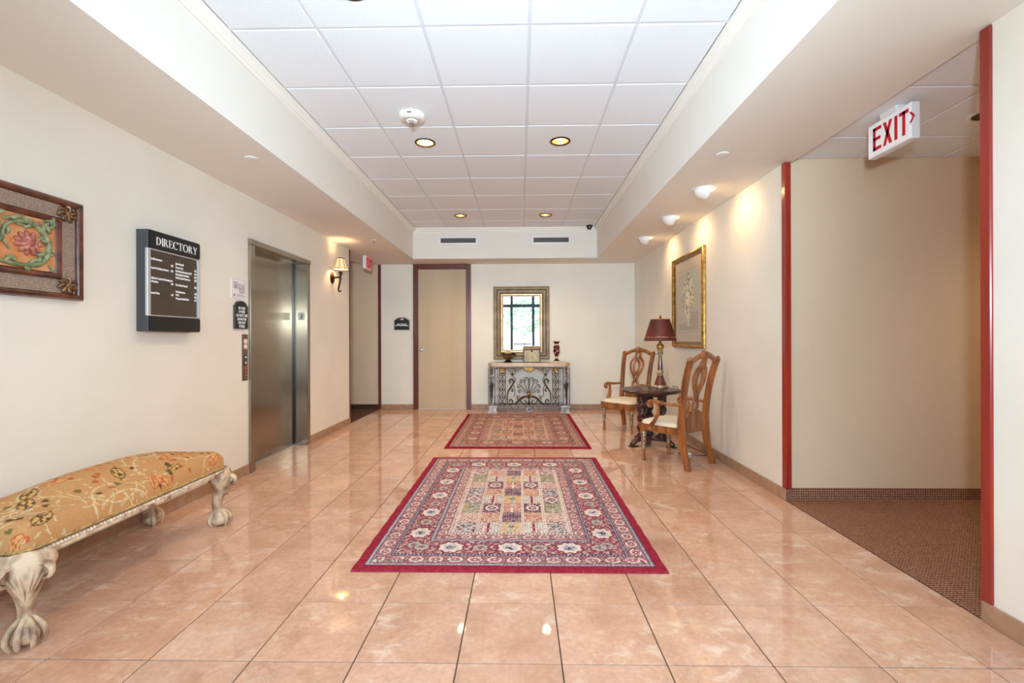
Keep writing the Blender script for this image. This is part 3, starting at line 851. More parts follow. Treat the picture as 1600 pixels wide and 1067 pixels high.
    for k, c in ((10, 'sage'), (32, 'sage'), (30, 'grey'), (12, 'cream')):
        m = F & (kind == k); put(m & (np.abs(u) < .06+.10*np.clip(.3-np.abs(v), 0, 1)) & (v < .38), C[c]); put(m & (np.hypot(u, (v-.1)*1.2) < .12), C['black'] if k != 12 else C['wine']); put(m & (np.hypot(u, (v-.1)*1.2) < .07), C[c])
    m = F & (kind == 33); put(m & (np.abs(np.abs(u)+np.abs(v)*.9-.34) < .05), C['cream'])
    m = F & (kind == 22); put(m & (np.abs(np.hypot(u, v)-.26) < .05), C['cream']); put(m & (np.hypot(u, v) < .1), C['grey'])
    # cream ribs between columns
    xr = (X-f0) % pw; e = np.minimum(xr, pw-xr)
    m = F & (e < .0095); put(m, C['cream']); put(m & (e < .004) & ((Y % .024) < .010), C['wine'])
    yr = (Y-f0) % ph_; e = np.minimum(yr, ph_-yr); put(F & (e < .003) & (nz > .35), C['navy'] if not faded else C['plum'])
    cv.a += (nz2[..., None]-.5)*18+(nz[..., None]-.5)*26*(d >= B[0])[..., None]
    return cv
m_rug = col_mat('knotted_wool', rough=.95, bump=.5, spec=.1)
def rug(x0, x1, y0, y1, res, seed, faded, label):
    W_, L_ = x1-x0, y1-y0
    cv = rug_canvas(W_, L_, res, seed, faded)
    nx, ny = cv.nx, cv.ny
    gx = np.linspace(0, W_, nx); gy = np.linspace(0, L_, ny)
    X, Y = np.meshgrid(gx, gy)
    wav = .0025*np.sin(Y*7)*np.sin(X*5)
    dd = np.minimum(np.minimum(X, W_-X), np.minimum(Y, L_-Y))
    edge = .0018*np.sin(Y*38)*(np.minimum(X, W_-X) < .06)*np.where(X > W_/2, 1, -1)
    Z = np.where(dd < 1e-6, .001, .0105+wav*.4*np.clip(dd/.1, 0, 1)+rng.random(X.shape)*.0006)
    me = grid_mesh('oriental_rug', X-W_/2+edge, Y-L_/2, Z, cv.a)
    o = link('oriental_rug', me, m_rug); o.location = ((x0+x1)/2, (y0+y1)/2, 0)
    return tag(o, label, 'rug', 'red bordered oriental rugs')
rug(-.878, .752, 2.336, 4.595, .0046, 3, False, 'red-bordered oriental rug with garden panels, nearer of the two')
rug(-.842, .776, 4.996, 7.295, .0065, 5, True, 'red-bordered oriental rug lying in front of the iron console table')

# ------------------------------------------------------------------ upholstered bench
m_tap = col_mat('embroidered_fabric', rough=.85, bump=.35, spec=.2)
m_cerused = mat('distressed_cream_paint', (214,188,158), (134,98,74), rough=.55, scale=22, detail=8, lo=.42, hi=.68, bump=.35, bscale=45, stretch=(1,1,.5))
bench = thing('upholstered_bench', 'long gold floral upholstered bench with carved claw feet along left wall', 'bench', (-2.165, 2.345, 0))
BW, BL = .245, .615
def bench_canvas():
    rb = random.Random(5)
    w, l = 2*BW+.16, 2*BL+.16
    cv = Canvas(w, l, .0032, (192,143,94))
    nz = np.random.default_rng(2).random((cv.ny, cv.nx)); cv.a += (nz[..., None]-.5)*14
    ivory, brown, rust, olive, brick = (214,190,148), (92,68,38), (176,92,52), (120,104,56), (190,100,62)
    for k in range(40):
        x, y = rb.uniform(0, w), rb.uniform(0, l); a = rb.uniform(0, 6.28); cur = rb.choice((-1,1))*rb.uniform(3.0, 5.5)
        pts = []; 
        for i in range(60):
            pts.append((x, y)); x += .008*math.cos(a); y += .008*math.sin(a); a += .008*cur*(1+i/42)
        cv.line(pts, .0027, ivory)
        for i in range(5, 56, 9):
            px, py = pts[i]; d = math.atan2(pts[i+1][1]-py, pts[i+1][0]-px); sd = rb.choice((-1,1))
            b1 = [(px+.006*t*math.cos(d+sd*(.5+.1*t)), py+.006*t*math.sin(d+sd*(.5+.1*t))) for t in range(9)]
            cv.line(b1, .0020, ivory)
            cv.ell(*b1[-1], .011, .005, (196,178,140), d+sd*1.2)
    for k in range(95):
        x, y = rb.uniform(.02, w-.02), rb.uniform(.02, l-.02); a = rb.uniform(0, 3.1)
        c = rb.choice((brown, rust, olive, brick))
        for q in (-.55, 0, .55): cv.ell(x+.012*math.cos(a+q), y+.012*math.sin(a+q), .014, .0055, c, a+q)
    for k in range(22):   # big leaf and blossom motifs
        x, y = rb.uniform(.04, w-.04), l*(k+.5)/22+rb.uniform(-.02, .02); a = rb.uniform(0, 3.1); c = rb.choice((brown, brick, brown, brick))
        cv.ell(x, y, .05, .030, c, a); cv.ell(x, y, .044, .024, (208,160,98), a)
        for q in range(7):
            cv.ell(x+rb.uniform(-.024,.024), y+rb.uniform(-.018,.018), .008, .005, c, a+rb.uniform(-.4,.4))
        cv.line([(x-.06*math.cos(a), y-.06*math.sin(a)), (x+.07*math.cos(a), y+.07*math.sin(a))], .003, c)
    return cv
cv = bench_canvas()
ns, nt_ = 150, 320
S = np.linspace(-1, 1, ns); T = np.linspace(-1, 1, nt_)
def prof(q, half, r, hgt):
    """arc-length param: returns (offset from centre, height factor)"""
    side = .085; tot = half-r+side*1.5
    d = (1-np.abs(q))*tot                      # distance from the rim along the surface
    al = np.clip(d/(side*1.5), 0, 1)*PI/2
    off = half-r+r*np.cos(al)**.8
    inner = np.clip((d-side*1.5)/(half-r), 0, 1)
    off = np.where(d > side*1.5, (half-r)*(1-inner), off)
    h = np.sin(al)**.75
    return np.sign(q)*off, h*(1+.0*inner), inner
sx_, hx, ix_ = prof(S, BW, .07, 1); ty_, hy, iy_ = prof(T, BL, .075, 1)
Xb = np.broadcast_to(sx_[None, :], (nt_, ns)).copy(); Yb = np.broadcast_to(ty_[:, None], (nt_, ns)).copy()
Hb = hx[None, :]*hy[:, None]
crown_ = .070*np.sin(ix_*PI/2)[None, :]*np.sin(np.clip(iy_*1.25, 0, 1)*PI/2)[:, None]
Zb = .368+.112*Hb+crown_
# round the plan corners
kx_, ky_ = np.abs(Xb)/BW, np.abs(Yb)/BL
rc = np.clip((np.abs(Xb)-(BW-.05))/.05, 0, 1); rd = np.clip((np.abs(Yb)-(BL-.05))/.05, 0, 1)
hyp = np.hypot(rc, rd); f = np.where(hyp > 1, 1/np.maximum(hyp, 1e-6), 1)
Xb = np.where(hyp > 1, np.sign(Xb)*((BW-.05)+.05*rc*f), Xb); Yb = np.where(hyp > 1, np.sign(Yb)*((BL-.05)+.05*rd*f), Yb)
cols = cv.at(np.broadcast_to(((S+1)/2*cv.w)[None, :], (nt_, ns)), np.broadcast_to(((T+1)/2*cv.l if hasattr(cv, 'l') else (T+1)/2*cv.h)[:, None], (nt_, ns)))
me = grid_mesh('seat_cushion', Xb, Yb, Zb, cols)
link('seat_cushion', me, m_tap, bench)
obj('seat_frame', MB().box(-BW+.01, BW-.01, -BL+.01, BL-.01, .325, .372, .006), m_cerused, bench, 0)
# piping round the base of the cushion and a row of carved beads on the rail
def loop_pts(a, b2, r, z, step):
    pts = []
    segs = [((a, -b2+r), (a, b2-r)), None, ((a-r, b2), (-a+r, b2)), None, ((-a, b2-r), (-a, -b2+r)), None, ((-a+r, -b2), (a-r, -b2)), None]
    cs = [(a-r, b2-r, 0), (-a+r, b2-r, PI/2), (-a+r, -b2+r, PI), (a-r, -b2+r, 1.5*PI)]
    ci = 0
    for s in segs:
        if s:
            n = max(1, int(round(math.hypot(s[1][0]-s[0][0], s[1][1]-s[0][1])/step)))
            for k in range(n): pts.append((s[0][0]+(s[1][0]-s[0][0])*k/n, s[0][1]+(s[1][1]-s[0][1])*k/n, z))
        else:
            x, y, a0 = cs[ci]; ci += 1; n = max(2, int(round(r*PI/2/step)))
            for k in range(n): pts.append((x+r*math.cos(a0+PI/2*k/n), y+r*math.sin(a0+PI/2*k/n), z))
    return pts
lp = loop_pts(BW+.001, BL+.001, .05, .372, .02); lp.append(lp[0]); lp.append(lp[1])
obj('piping', MB().tube(lp, .0065, 8), mat('gold_braid', (200,164,104), (150,112,60), rough=.7, scale=60), bench)
obj('rail_moulding', MB().tube([(x, y, .337) for x, y, z in lp], .011, 8), m_cerused, bench)
bead = MB()
for i, (x, y, z) in enumerate(loop_pts(BW+.004, BL+.004, .05, .352, .0165)):
    bead.ell((x, y, z), (.0085, .0085, .0095), 8, 6)
o = obj('carved_beads', bead, mat('cerused_beads', (232,214,190), (186,150,120), rough=.5, scale=40), bench); o['kind'] = 'stuff'
def claw_leg(px, py, dx, dy):
    d = Vector((dx, dy, 0)).normalized(); s_ = Vector((-d.y, d.x, 0)); c0 = Vector((px, py, 0))
    mb = MB()
    prof_ = [(.345, .000, .066, 1.25), (.315, .014, .070, 1.3), (.28, .022, .062, 1.2), (.24, .018, .049, 1.08), (.19, .006, .036, 1), (.145, -.003, .028, 1), (.115, -.003, .026, 1), (.09, .004, .029, 1), (.07, .010, .038, 1.05)]
    path = smooth([tuple(c0+d*o_+Vector((0,0,z))) for z, o_, r, e in prof_], 4)
    rr = [v[0] for v in smooth([(r,) for z, o_, r, e in prof_], 4)]; ee = [v[0] for v in smooth([(e,) for z, o_, r, e in prof_], 4)]
    mb.tube(path, rr, 16, sec=[(1, e) for e in ee], upv=d)
    leg = obj('leg', mb, m_cerused, bench, 60)
    ball = obj('claw_ball', MB().ell(c0+d*.016+Vector((0,0,.042)), (.052, .052, .042), 18, 12), m_cerused, leg)
    for a in (-1.15, -.4, .4, 1.15, PI):
        q = d*math.cos(a)+s_*math.sin(a)
        cc = c0+d*.016
        t = smooth([tuple(c0+d*.006+q*.020+Vector((0,0,.105))), tuple(cc+q*.046+Vector((0,0,.078))), tuple(cc+q*.060+Vector((0,0,.042))), tuple(cc+q*.054+Vector((0,0,.012))), tuple(cc+q*.047+Vector((0,0,.002)))], 4)
        obj('talon', MB().tube(t, [.0075+.0045*math.sin(PI*min(1, k/ (len(t)-1)*1.15)) for k in range(len(t))], 8), m_cerused, leg, 60)
    # scroll ears along both rails, and carved leaf ridges on the knee
    for sg in (-1, 1):
        e = (d+s_*sg).normalized()
        base = c0+Vector((0,0,.30))
        sp = spiral(0, 0, .034, .006, PI*.5, -1.5, 22)
        pts = [tuple(base+e*(.075+u)+d*.012+Vector((0,0,w_-.012))) for u, w_ in sp]
        pts = [tuple(base+e*.0+d*.05+Vector((0,0,.03)))]+pts
        obj('scroll_ear', MB().tube(pts, [.012]*4+[.0085]*(len(pts)-4), 8, sec=(1,1.5)), m_cerused, leg, 60)
        for j in range(3):
            w0 = .016+.016*j
            pts = smooth([tuple(c0+d*(.064-.004*j)+s_*sg*(w0+.018)+Vector((0,0,.325-.006*j))), tuple(c0+d*(.082-.006*j)+s_*sg*w0+Vector((0,0,.28))), tuple(c0+d*(.072-.004*j)+s_*sg*w0*.6+Vector((0,0,.24))), tuple(c0+d*.056+s_*sg*.003+Vector((0,0,.19-.004*j)))], 5)
            obj('carved_leaf', MB().tube(pts, [.003+.0035*math.sin(PI*k/(len(pts)-1)) for k in range(len(pts))], 6), m_cerused, leg, 60)
for sx in (1, -1):
    for sy in (-1, 1): claw_leg(sx*(BW-.035), sy*(BL-.045), sx, sy)

# ------------------------------------------------------------------ carved relief plaque on the left wall
rel = thing('carved_relief_plaque', 'carved scrollwork wall plaque with red flower and woven border, cut by left edge', 'wall plaque', (XL, 1.965, 1.676), LEFT)
RW, RH = .522, .266
m_relframe = mat('lacquered_brown_frame', (120,62,42), (62,28,20), rough=.3, scale=12, stretch=(1,1,1), coat=.4, bump=.1)
obj('outer_frame', MB().frame(-RW, RW, -RH, RH, [(0,0),(0,.026),(.008,.036),(.020,.038),(.030,.030),(.036,.018),(.036,0)]), m_relframe, rel, 50)
wv = MB()
m_weave, nt, b = new_mat('woven_cane'); N, L = nt.nodes, nt.links
tc = N.new('ShaderNodeTexCoord'); br = N.new('ShaderNodeTexBrick'); br.inputs['Scale'].default_value = 42; br.inputs['Mortar Size'].default_value = .05
br.inputs['Color1'].default_value = rgba((216,196,178)); br.inputs['Color2'].default_value = rgba((190,166,148)); br.inputs['Mortar'].default_value = rgba((92,68,56))
br.inputs['Brick Width'].default_value = .28; br.inputs['Row Height'].default_value = .36; br.offset = .5
mp = N.new('ShaderNodeMapping'); mp.inputs['Rotation'].default_value = (PI/2,0,0); L.new(tc.outputs['Object'], mp.inputs[0]); L.new(mp.outputs[0], br.inputs[0])
L.new(br.outputs[0], b.inputs['Base Color']); P(b, Roughness=.6)
bp = N.new('ShaderNodeBump'); bp.inputs['Strength'].default_value = .8; bp.inputs['Distance'].default_value = .003; L.new(br.outputs[1], bp.inputs['Height']); bp.invert = True; L.new(bp.outputs[0], b.inputs['Normal'])
obj('woven_border', MB().box(-RW+.03, RW-.03, -.016, 0, -RH+.03, RH-.03), m_weave, rel, 0)
IW, IH = RW-.115, RH-.105
obj('inner_frame', MB().frame(-IW, IW, -IH, IH, [(0,.014),(0,.026),(.008,.034),(.018,.032),(.030,.022),(.034,.014)]), m_relframe, rel, 50)
obj('painted_ground', MB().box(-IW+.03, IW-.03, -.019, -.015, -IH+.03, IH-.03), mat('rust_orange_ground', (206,124,66), (220,168,120), rough=.6, scale=14), rel, 0)
m_vine = mat('green_carving', (96,114,78), (164,164,124), rough=.5, scale=30, bump=.2, bscale=60)
m_flower = mat('dusky_red_carving', (156,78,66), (200,136,116), rough=.5, scale=30)
m_gilt = mat('dark_gilt', (160,122,84), (84,56,38), rough=.35, metal=.5, scale=40)
def relief_flower(cx, cz, s):
    f = obj('flower', MB().ell((cx,-.026,cz), (.030*s,.020,.026*s), 14, 8), m_flower, rel)
    for ring, n, rr, pr in ((0, 11, .048, .020), (1, 8, .028, .015)):
        for k in range(n):
            a = 2*PI*k/n+ring*.3
            obj('petal', MB().ell((cx+rr*s*math.cos(a), -.022-.008*ring, cz+rr*s*.9*math.sin(a)), (pr*s, .012, .012*s), 10, 6, Matrix.Rotation(-a, 3, 'Y')), m_flower, f)
for sg in (-1, 1):
    cxf = sg*.243
    relief_flower(cxf, -.004, 1.0)
    def vine(pts, r0, parent=rel):
        pp = smooth([(sg*x, -.024, z) for x, z in pts], 6); n = len(pp)
        if n > 20:
            for q in range(4, n-4, 5):
                p0, p1 = Vector(pp[q-1]), Vector(pp[q+1]); tdir = (p1-p0).normalized(); nn = Vector((-tdir.z, 0, tdir.x))*(1 if (q//5) % 2 else -1)
                lp_ = smooth([tuple(p0), tuple(p0+nn*.012+tdir*.010+Vector((0,-.006,0))), tuple(p0+nn*.022+tdir*.022+Vector((0,-.002,0))), tuple(p0+nn*.022+tdir*.034+Vector((0,.004,0)))], 4)
                obj('acanthus_leaf', MB().tube(lp_, [.003+.0065*math.sin(PI*k/(len(lp_)-1)) for k in range(len(lp_))], 6), m_vine, parent, 60)
        obj('acanthus_scroll', MB().tube(pp, [r0*.8*(.35+.9*math.sin(PI*min(1,.12+.88*k/(n-1)))) for k in range(n)], 8, sec=(1,1.2)), m_vine, parent, 60)
    vine([(.03,-.05),(.10,-.10),(.20,-.115),(.29,-.10),(.335,-.04),(.33,.03),(.28,.085),(.20,.095),(.14,.06),(.13,.0),(.16,-.05)], .013)
    vine([(.13,.09),(.20,.115),(.27,.10),(.31,.08)], .010); vine([(.30,.10),(.345,.095),(.36,.115),(.34,.128),(.315,.122)], .011)
    vine([(.02,.06),(.08,.10),(.13,.12),(.10,.125)], .012); vine([(.05,-.02),(.09,.03),(.12,.075)], .014)
    vine([(.33,-.03),(.30,-.05),(.27,-.055)], .010); vine([(.32,.04),(.295,.03),(.28,.01)], .009); vine([(.24,-.11),(.27,-.085),(.30,-.085)], .010)
    vine([(.34,-.10),(.36,-.115),(.345,-.128)], .008); vine([(.19,-.11),(.17,-.085),(.145,-.085)], .010); vine([(.18,.10),(.20,.08),(.225,.082)], .009)
    for k in range(4): obj('bud', MB().ell((sg*(.235+.02*k), -.026, .098+.006*(k%2)), (.011,.010,.011), 10, 6), m_flower, rel)
    for sz in (-1, 1):      # gilt corner sprays
        c = (sg*(RW-.085), sz*(RH-.075))
        co = obj('corner_ornament', MB().ell((c[0],-.024,c[1]), (.014,.012,.014), 10, 6), m_gilt, rel)
        for k in range(7):
            a = 2*PI*k/7+.3
            q = smooth([(c[0],-.022,c[1]), (c[0]+.030*math.cos(a),-.030,c[1]+.026*math.sin(a)), (c[0]+.048*math.cos(a+.35),-.024,c[1]+.040*math.sin(a+.35)), (c[0]+.040*math.cos(a+.7),-.020,c[1]+.034*math.sin(a+.7))], 4)
            obj('leaf_spray', MB().tube(q, [.003+.006*math.sin(PI*k2/(len(q)-1)) for k2 in range(len(q))], 6), m_gilt, co, 60)

# ------------------------------------------------------------------ directory board
di = thing('directory_board', 'black wall directory board with white lettering under glass', 'directory', (XL, 3.102, 1.577), LEFT)
DW, DH, DD = .236, .325, .078
obj('side_spine', MB().box(-DW, -DW+.012, -DD+.004, 0, -DH, DH, .002), m_dgrey, di, 0)
obj('back_box', MB().box(-DW+.010, DW-.006, -.060, 0, -DH+.004, DH-.004), m_black, di, 0)
def rbox(x0, x1, z0, z1, rt, y0, y1):
    """rounded on the right hand corners"""
    p = [(x0,z0)]+[(x1-rt+rt*math.cos(a), z0+rt+rt*math.sin(a)) for a in np.linspace(-PI/2, 0, 6)]+[(x1-rt+rt*math.cos(a), z1-rt+rt*math.sin(a)) for a in np.linspace(0, PI/2, 6)]+[(x0,z1)]
    return MB().prism(p, y0, y1)
h = obj('header_block', rbox(-DW+.012, DW, DH-.118, DH, .018, -DD, 0), m_black, di, 0)
mb = MB(); serif_word(mb, 'DIRECTORY', -.172, DH-.088, .052, .0015, -DD); obj('lettering', mb, m_letter, h, 0)
obj('foot_block', rbox(-DW+.012, DW, -DH, -DH+.098, .018, -DD, 0), m_black, di, 0)
obj('silver_strip', MB().box(-DW-.001, -DW+.026, -DD+.003, -.058, -DH+.098, DH-.118, .002), m_alu, di, 0)
obj('silver_strip', MB().box(DW-.018, DW-.001, -DD+.003, -.055, -DH+.098, DH-.118, .002), m_alu, di, 0)
obj('silver_strip', MB().box(-DW+.012, DW, -DD-.001, -.06, -DH+.098, -DH+.106, .002), m_alu, di, 0)
obj('silver_strip', MB().box(-DW+.012, DW, -DD-.001, -.06, DH-.126, DH-.118, .002), m_alu, di, 0)
gp = obj('listing_panel', MB().box(-DW+.02, DW-.012, -.066, -.055, -DH+.1, DH-.12), m_glassdark, di, 0)
for k in range(24):
    z = -DH+.115+.0165*k
    obj('letter_strip', MB().box(-DW+.03, -.003, -.0672, -.0655, z, z+.0155, .0006), mat('brown_letter_strip', (74,62,50), rough=.4) if k == 0 else bpy.data.materials['brown_letter_strip'], gp, 0)
    obj('letter_strip', MB().box(.002, DW-.022, -.0672, -.0655, z, z+.0155, .0006), bpy.data.materials['brown_letter_strip'], gp, 0)
rows = [(.150,'Brazilian Insurance',None),(.128,'','106'),(.092,'Lingua Pro Exchange Services','105'),(.026,"Children's Center for Development",None),(.004,'& Education','104'),(-.070,'Seventh Wave','110')]
rows_r = [(.150,'Johas Financial',None),(.125,'Group, Corp.','213'),(.100,'Mas Realty International, LLC','218'),(.077,'RE Specialty Intl. Finance','201'),(.054,'Florida Regional Insurance','202'),(.004,'First Choice Financial','205'),(-.043,'World Insurance','208'),(-.066,'WCA','210'),(-.089,'Moneygate Retail Funds','203')]
for z, a, n_ in rows:
    z = z-.012
    if a: text('listing', a, .0195, m_letter, gp, (-DW+.03, -.0676, z), sx=.66, bold=.0008)
    if n_: text('listing', n_, .0195, m_letter, gp, (-.012, -.0676, z), 'RIGHT', sx=.75, bold=.0008)
for z, a, n_ in rows_r:
    z = z-.012
    text('listing', a, .0195, m_letter, gp, (.010, -.0676, z), sx=.66, bold=.0008)
    if n_: text('listing', n_, .0195, m_letter, gp, (DW-.024, -.0676, z), 'RIGHT', sx=.75, bold=.0008)

# ------------------------------------------------------------------ evacuation plan, fire sign, call panel
def picture_grid(name, cv, y, parent, m):
    nx, ny = cv.nx, cv.ny
    X, Z = np.meshgrid(np.linspace(-cv.w/2, cv.w/2, nx), np.linspace(-cv.h/2, cv.h/2, ny))
    return link(name, grid_mesh(name, X, np.full_like(X, y), Z, cv.a), m, parent)
m_print = col_mat('printed_paper', rough=.6, spec=.3)
ev = thing('evacuation_plan', 'white evacuation floor plan sheet beside the elevator', 'floor plan', (XL, 3.935, 1.640), LEFT)
cv = Canvas(.226, .166, .0018, (232,228,228))
G1, G2 = (150,148,146), (112,104,104)
cv.line([(.010,.006),(.216,.006),(.216,.160),(.010,.160),(.010,.006)], .0012, (196,190,190))
for (x0,x1,y0,y1) in ((.03,.085,.085,.135),(.095,.185,.07,.12),(.11,.185,.045,.075)):
    cv.rect(x0,x1,y0,y1,(198,194,192)); cv.line([(x0,y0),(x1,y0),(x1,y1),(x0,y1),(x0,y0)], .0018, G1)
    for k in range(1, 5): x = x0+(x1-x0)*k/5; cv.line([(x,y0),(x,y0+(y1-y0)*(.3+.12*k))], .0014, G2)
for x, y in ((.06,.085),(.068,.08),(.12,.085),(.055,.1)): cv.ell(x, y, .005, .004, (150,60,60))
cv.rect(.182,.190,.132,.146,(190,70,60)); cv.line([(.07,.02),(.19,.02)], .002, G1); cv.line([(.075,.03),(.17,.028)], .002, G2); cv.line([(.10,.012),(.19,.012)], .0014, G1)
for k in range(8): cv.line([(.028+.001*k,.018+.0022*k),(.046-.001*k,.018+.0022*k)], .0016, (40,36,36))
obj('backing_sheet', MB().box(-.116, .116, -.004, 0, -.086, .086, .001), m_white, ev, 0)
picture_grid('printed_plan', cv, -.0045, ev, m_print)

fs_ = thing('fire_safety_sign', 'black arched sign with white capitals about fire beside the elevator', 'sign', (XL, 3.940, 1.40), LEFT)
def arch(w, z0, zs, zt, n=14):
    p = [(-w,z0),(w,z0),(w,zs)]
    return p+[(w*.86*math.cos(a), zs+(zt-zs)*math.sin(a)) for a in np.linspace(.12, PI-.12, n)]+[(-w,zs)]
obj('sign_board', MB().prism(arch(.092, -.108, .092, .135), -.018, 0), m_dgrey, fs_, 0)
fb = obj('sign_face', MB().prism(arch(.084, -.100, .086, .127), -.0195, -.018), m_black, fs_, 0)
text('lettering', 'IN CASE\nOF FIRE\nDO NOT USE\nELEVATOR\nUSE EXIT\nSTAIRS', .0315, m_letter, fb, (0, -.0198, .060), 'CENTER', sx=.84, bold=.0006)

cp = thing('elevator_call_panel', 'narrow brown elevator call panel with round buttons', 'elevator panel', (XL, 4.010, 1.040), LEFT)
obj('plate', MB().box(-.042, .042, -.005, 0, -.205, .205, .002), mat('bronze_plate', (118,96,80), rough=.35, metal=.4), cp, 0)
def btn(z, r, m, lb=None):
    o = obj('button', MB().lathe([(r,-.004),(r,-.012),(r*.8,-.014),(.001,-.014)], 20, (0,0,z), 'y'), m, cp)
    if lb: o['label'] = lb
m_cream = mat('cream_button', (238,216,196), rough=.4)
btn(.142, .022, m_cream, 'cream round button'); btn(.096, .022, m_cream, 'cream round button')
for z in (.002, -.046):
    obj('key_ring', MB().lathe([(.013,-.004),(.013,-.009),(.020,-.009),(.020,-.004)], 20, (0,0,z), 'y'), m_black, cp); btn(z, .010, m_cream)
m_rb = mat('reddish_button', (160,84,66), rough=.4)
btn(-.095, .017, m_rb, 'reddish button'); btn(-.130, .013, m_rb, 'reddish button'); btn(-.160, .013, m_rb, 'reddish button')

# ------------------------------------------------------------------ wall sconce
m_shade_glass = mat('lit_sconce_shade', (240,214,168), rough=.6, emit=(255,210,140), es=.35)
sc_ = thing('wall_sconce', 'bronze wall sconce with lit bell shade beside the elevator', 'wall lamp', (XL, 5.90, 2.0), LEFT)
obj('back_plate', MB().lathe([(.001,-.034),(.018,-.032),(.030,-.022),(.050,-.016),(.062,-.008),(.064,0)], 20, (0,0,0), 'y').xf(Matrix.Diagonal((1,1,1.25,1))), m_bronze, sc_)
pts = smooth([(0,-.012,.0),(0,-.05,.005),(0,-.095,.010),(0,-.112,.045)], 6)
obj('arm', MB().tube(pts, [.020,.018,.016]+[.012]*(len(pts)-3), 10), m_bronze, sc_, 60)
pts = smooth([(0,-.110,.02),(0,-.104,-.04),(0,-.092,-.10),(0,-.082,-.145),(0,-.088,-.172),(0,-.106,-.176),(0,-.116,-.164)], 5)
obj('tail_scroll', MB().tube(pts, [.015-.007*k/len(pts) for k in range(len(pts))], 8), m_bronze, sc_, 60)
obj('candle_cup', MB().lathe([(.001,.030),(.014,.032),(.018,.045),(.028,.062),(.030,.068),(.018,.070),(.016,.085),(.001,.085)], 20, (0,-.112,0)), m_bronze, sc_)
bell = [(.100,.110),(.088,.130),(.074,.160),(.063,.195),(.055,.228),(.050,.250)]
o = obj('shade', MB().lathe(bell+[(.048,.250),(.053,.226),(.061,.194),(.072,.159),(.086,.129),(.098,.110)], 32, (0,-.112,0)), m_shade_glass, sc_)
for r, z in ((.1, .110), (.05, .250)):
    obj('shade_band', MB().tube([(r*math.cos(a), -.112+r*math.sin(a), z) for a in np.linspace(0, 2*PI, 33)], .005, 6), m_bronze, o, 60)
for k in range(8):
    a = 2*PI*k/8+.2
    obj('shade_rib', MB().tube([((r+.001)*math.cos(a), -.112+(r+.001)*math.sin(a), z) for r, z in bell], .0028, 6), m_bronze, o, 60)
obj('bulb', MB().ell((0,-.112,.135), (.018,.018,.035), 12, 8), m_bulb_on, sc_)
lamp('sconce_light', 'POINT', (0,-.112,.18), 6, AMBER, radius=.03, parent=sc_)

# ------------------------------------------------------------------ room plaque on the back wall
pq = thing('room_plaque', 'small black arched plaque with white lettering left of the door', 'sign', (-2.037, YB, 1.46))
def ogee(w, z0, zs, zt):
    p = [(-w,z0),(w,z0),(w,zs)]
    return p+[(w*.86*math.cos(a)*1.0, zs+(zt-zs)*(math.sin(a)**1.5)) for a in np.linspace(.15, PI-.15, 16)]+[(-w,zs)]
obj('border_plate', MB().prism([(-.145,-.108),(.145,-.108),(.145,.098)]+[(.12*math.cos(a), .085+.045*math.sin(a)) for a in np.linspace(.2, PI-.2, 12)]+[(-.145,.098)], -.008, 0), mat('pale_border_plate', (206,196,176), rough=.5), pq, 0)
pf_ = obj('plaque_face', MB().prism(ogee(.128, -.094, .068, .115), -.014, -.008), m_black, pq, 0)
text('lettering', '104', .036, m_letter, pf_, (0, -.0145, .074), 'CENTER', bold=.0018)
text('lettering', 'National Alliance For\nThe Prevention Of Blindness', .0245, m_letter, pf_, (0, -.0145, -.004), 'CENTER', sx=.80, bold=.0012)

# ------------------------------------------------------------------ framed mirror above the console
mi = thing('framed_mirror', 'large rectangular mirror in a wide antique gold frame', 'mirror', (.020, YB, 1.475))
MW, MH = .476, .622
m_mframe = mat('antique_gold_wood', (140,112,72), (98,76,48), rough=.4, metal=.15, scale=9, stretch=(1,1,1), coat=.15, bump=.15, bscale=40, lo=.3, hi=.75)
m_mlin = mat('champagne_bevel', (214,190,150), (190,162,120), rough=.3, metal=.3, scale=10)
obj('frame', MB().frame(-MW, MW, -MH, MH, [(0,0),(0,.034),(.010,.044),(.050,.046),(.062,.036),(.070,.050),(.100,.044),(.126,.026),(.130,.020),(.130,0)]), m_mframe, mi, 30)
obj('liner', MB().frame(-MW+.128, MW-.128, -MH+.128, MH-.128, [(0,.010),(0,.026),(.010,.024),(.040,.012),(.044,.006)]), m_mlin, mi, 30)
m_mir, nt, b = new_mat('mirror_silver'); P(b, Metallic=1.0, Roughness=.01); b.inputs['Base Color'].default_value = (.93,.94,.95,1)
obj('mirror_glass', MB().box(-MW+.16, MW-.16, -.010, -.004, -MH+.16, MH-.16), m_mir, mi, 0)

# ------------------------------------------------------------------ console table
m_iron = mat('wrought_iron_bronze', (78,58,42), (38,31,28), rough=.45, metal=.45, scale=40)
m_irongrey = mat('greyed_iron', (128,130,132), (72,74,78), rough=.5, metal=.25, scale=30)
m_pier = mat('distressed_grey_paint', (206,206,204), (120,126,134), rough=.6, scale=16, detail=8, lo=.4, hi=.66, stretch=(1,1,.5))
m_top = mat('travertine_top', (214,188,154), (188,154,120), rough=.35, scale=10, detail=6, stretch=(.5,1,1))
co = thing('console_table', 'wrought iron console table with stone top under the mirror', 'console table', (.137, 7.615, 0))
CW, CD = .665, .215
tp = [(-CW+.07,-CD),(CW-.07,-CD),(CW,-CD+.07),(CW,CD),(-CW,CD),(-CW,-CD+.07)]
def off(poly, d): return [(x-math.copysign(d, x), y-(math.copysign(d, y))) for x, y in poly]
mb = MB().prismz(off(tp,.010), .752, .762).prismz(tp, .762, .806).prismz(off(tp,.006), .806, .812)
obj('table_top', mb, m_top, co, 0)
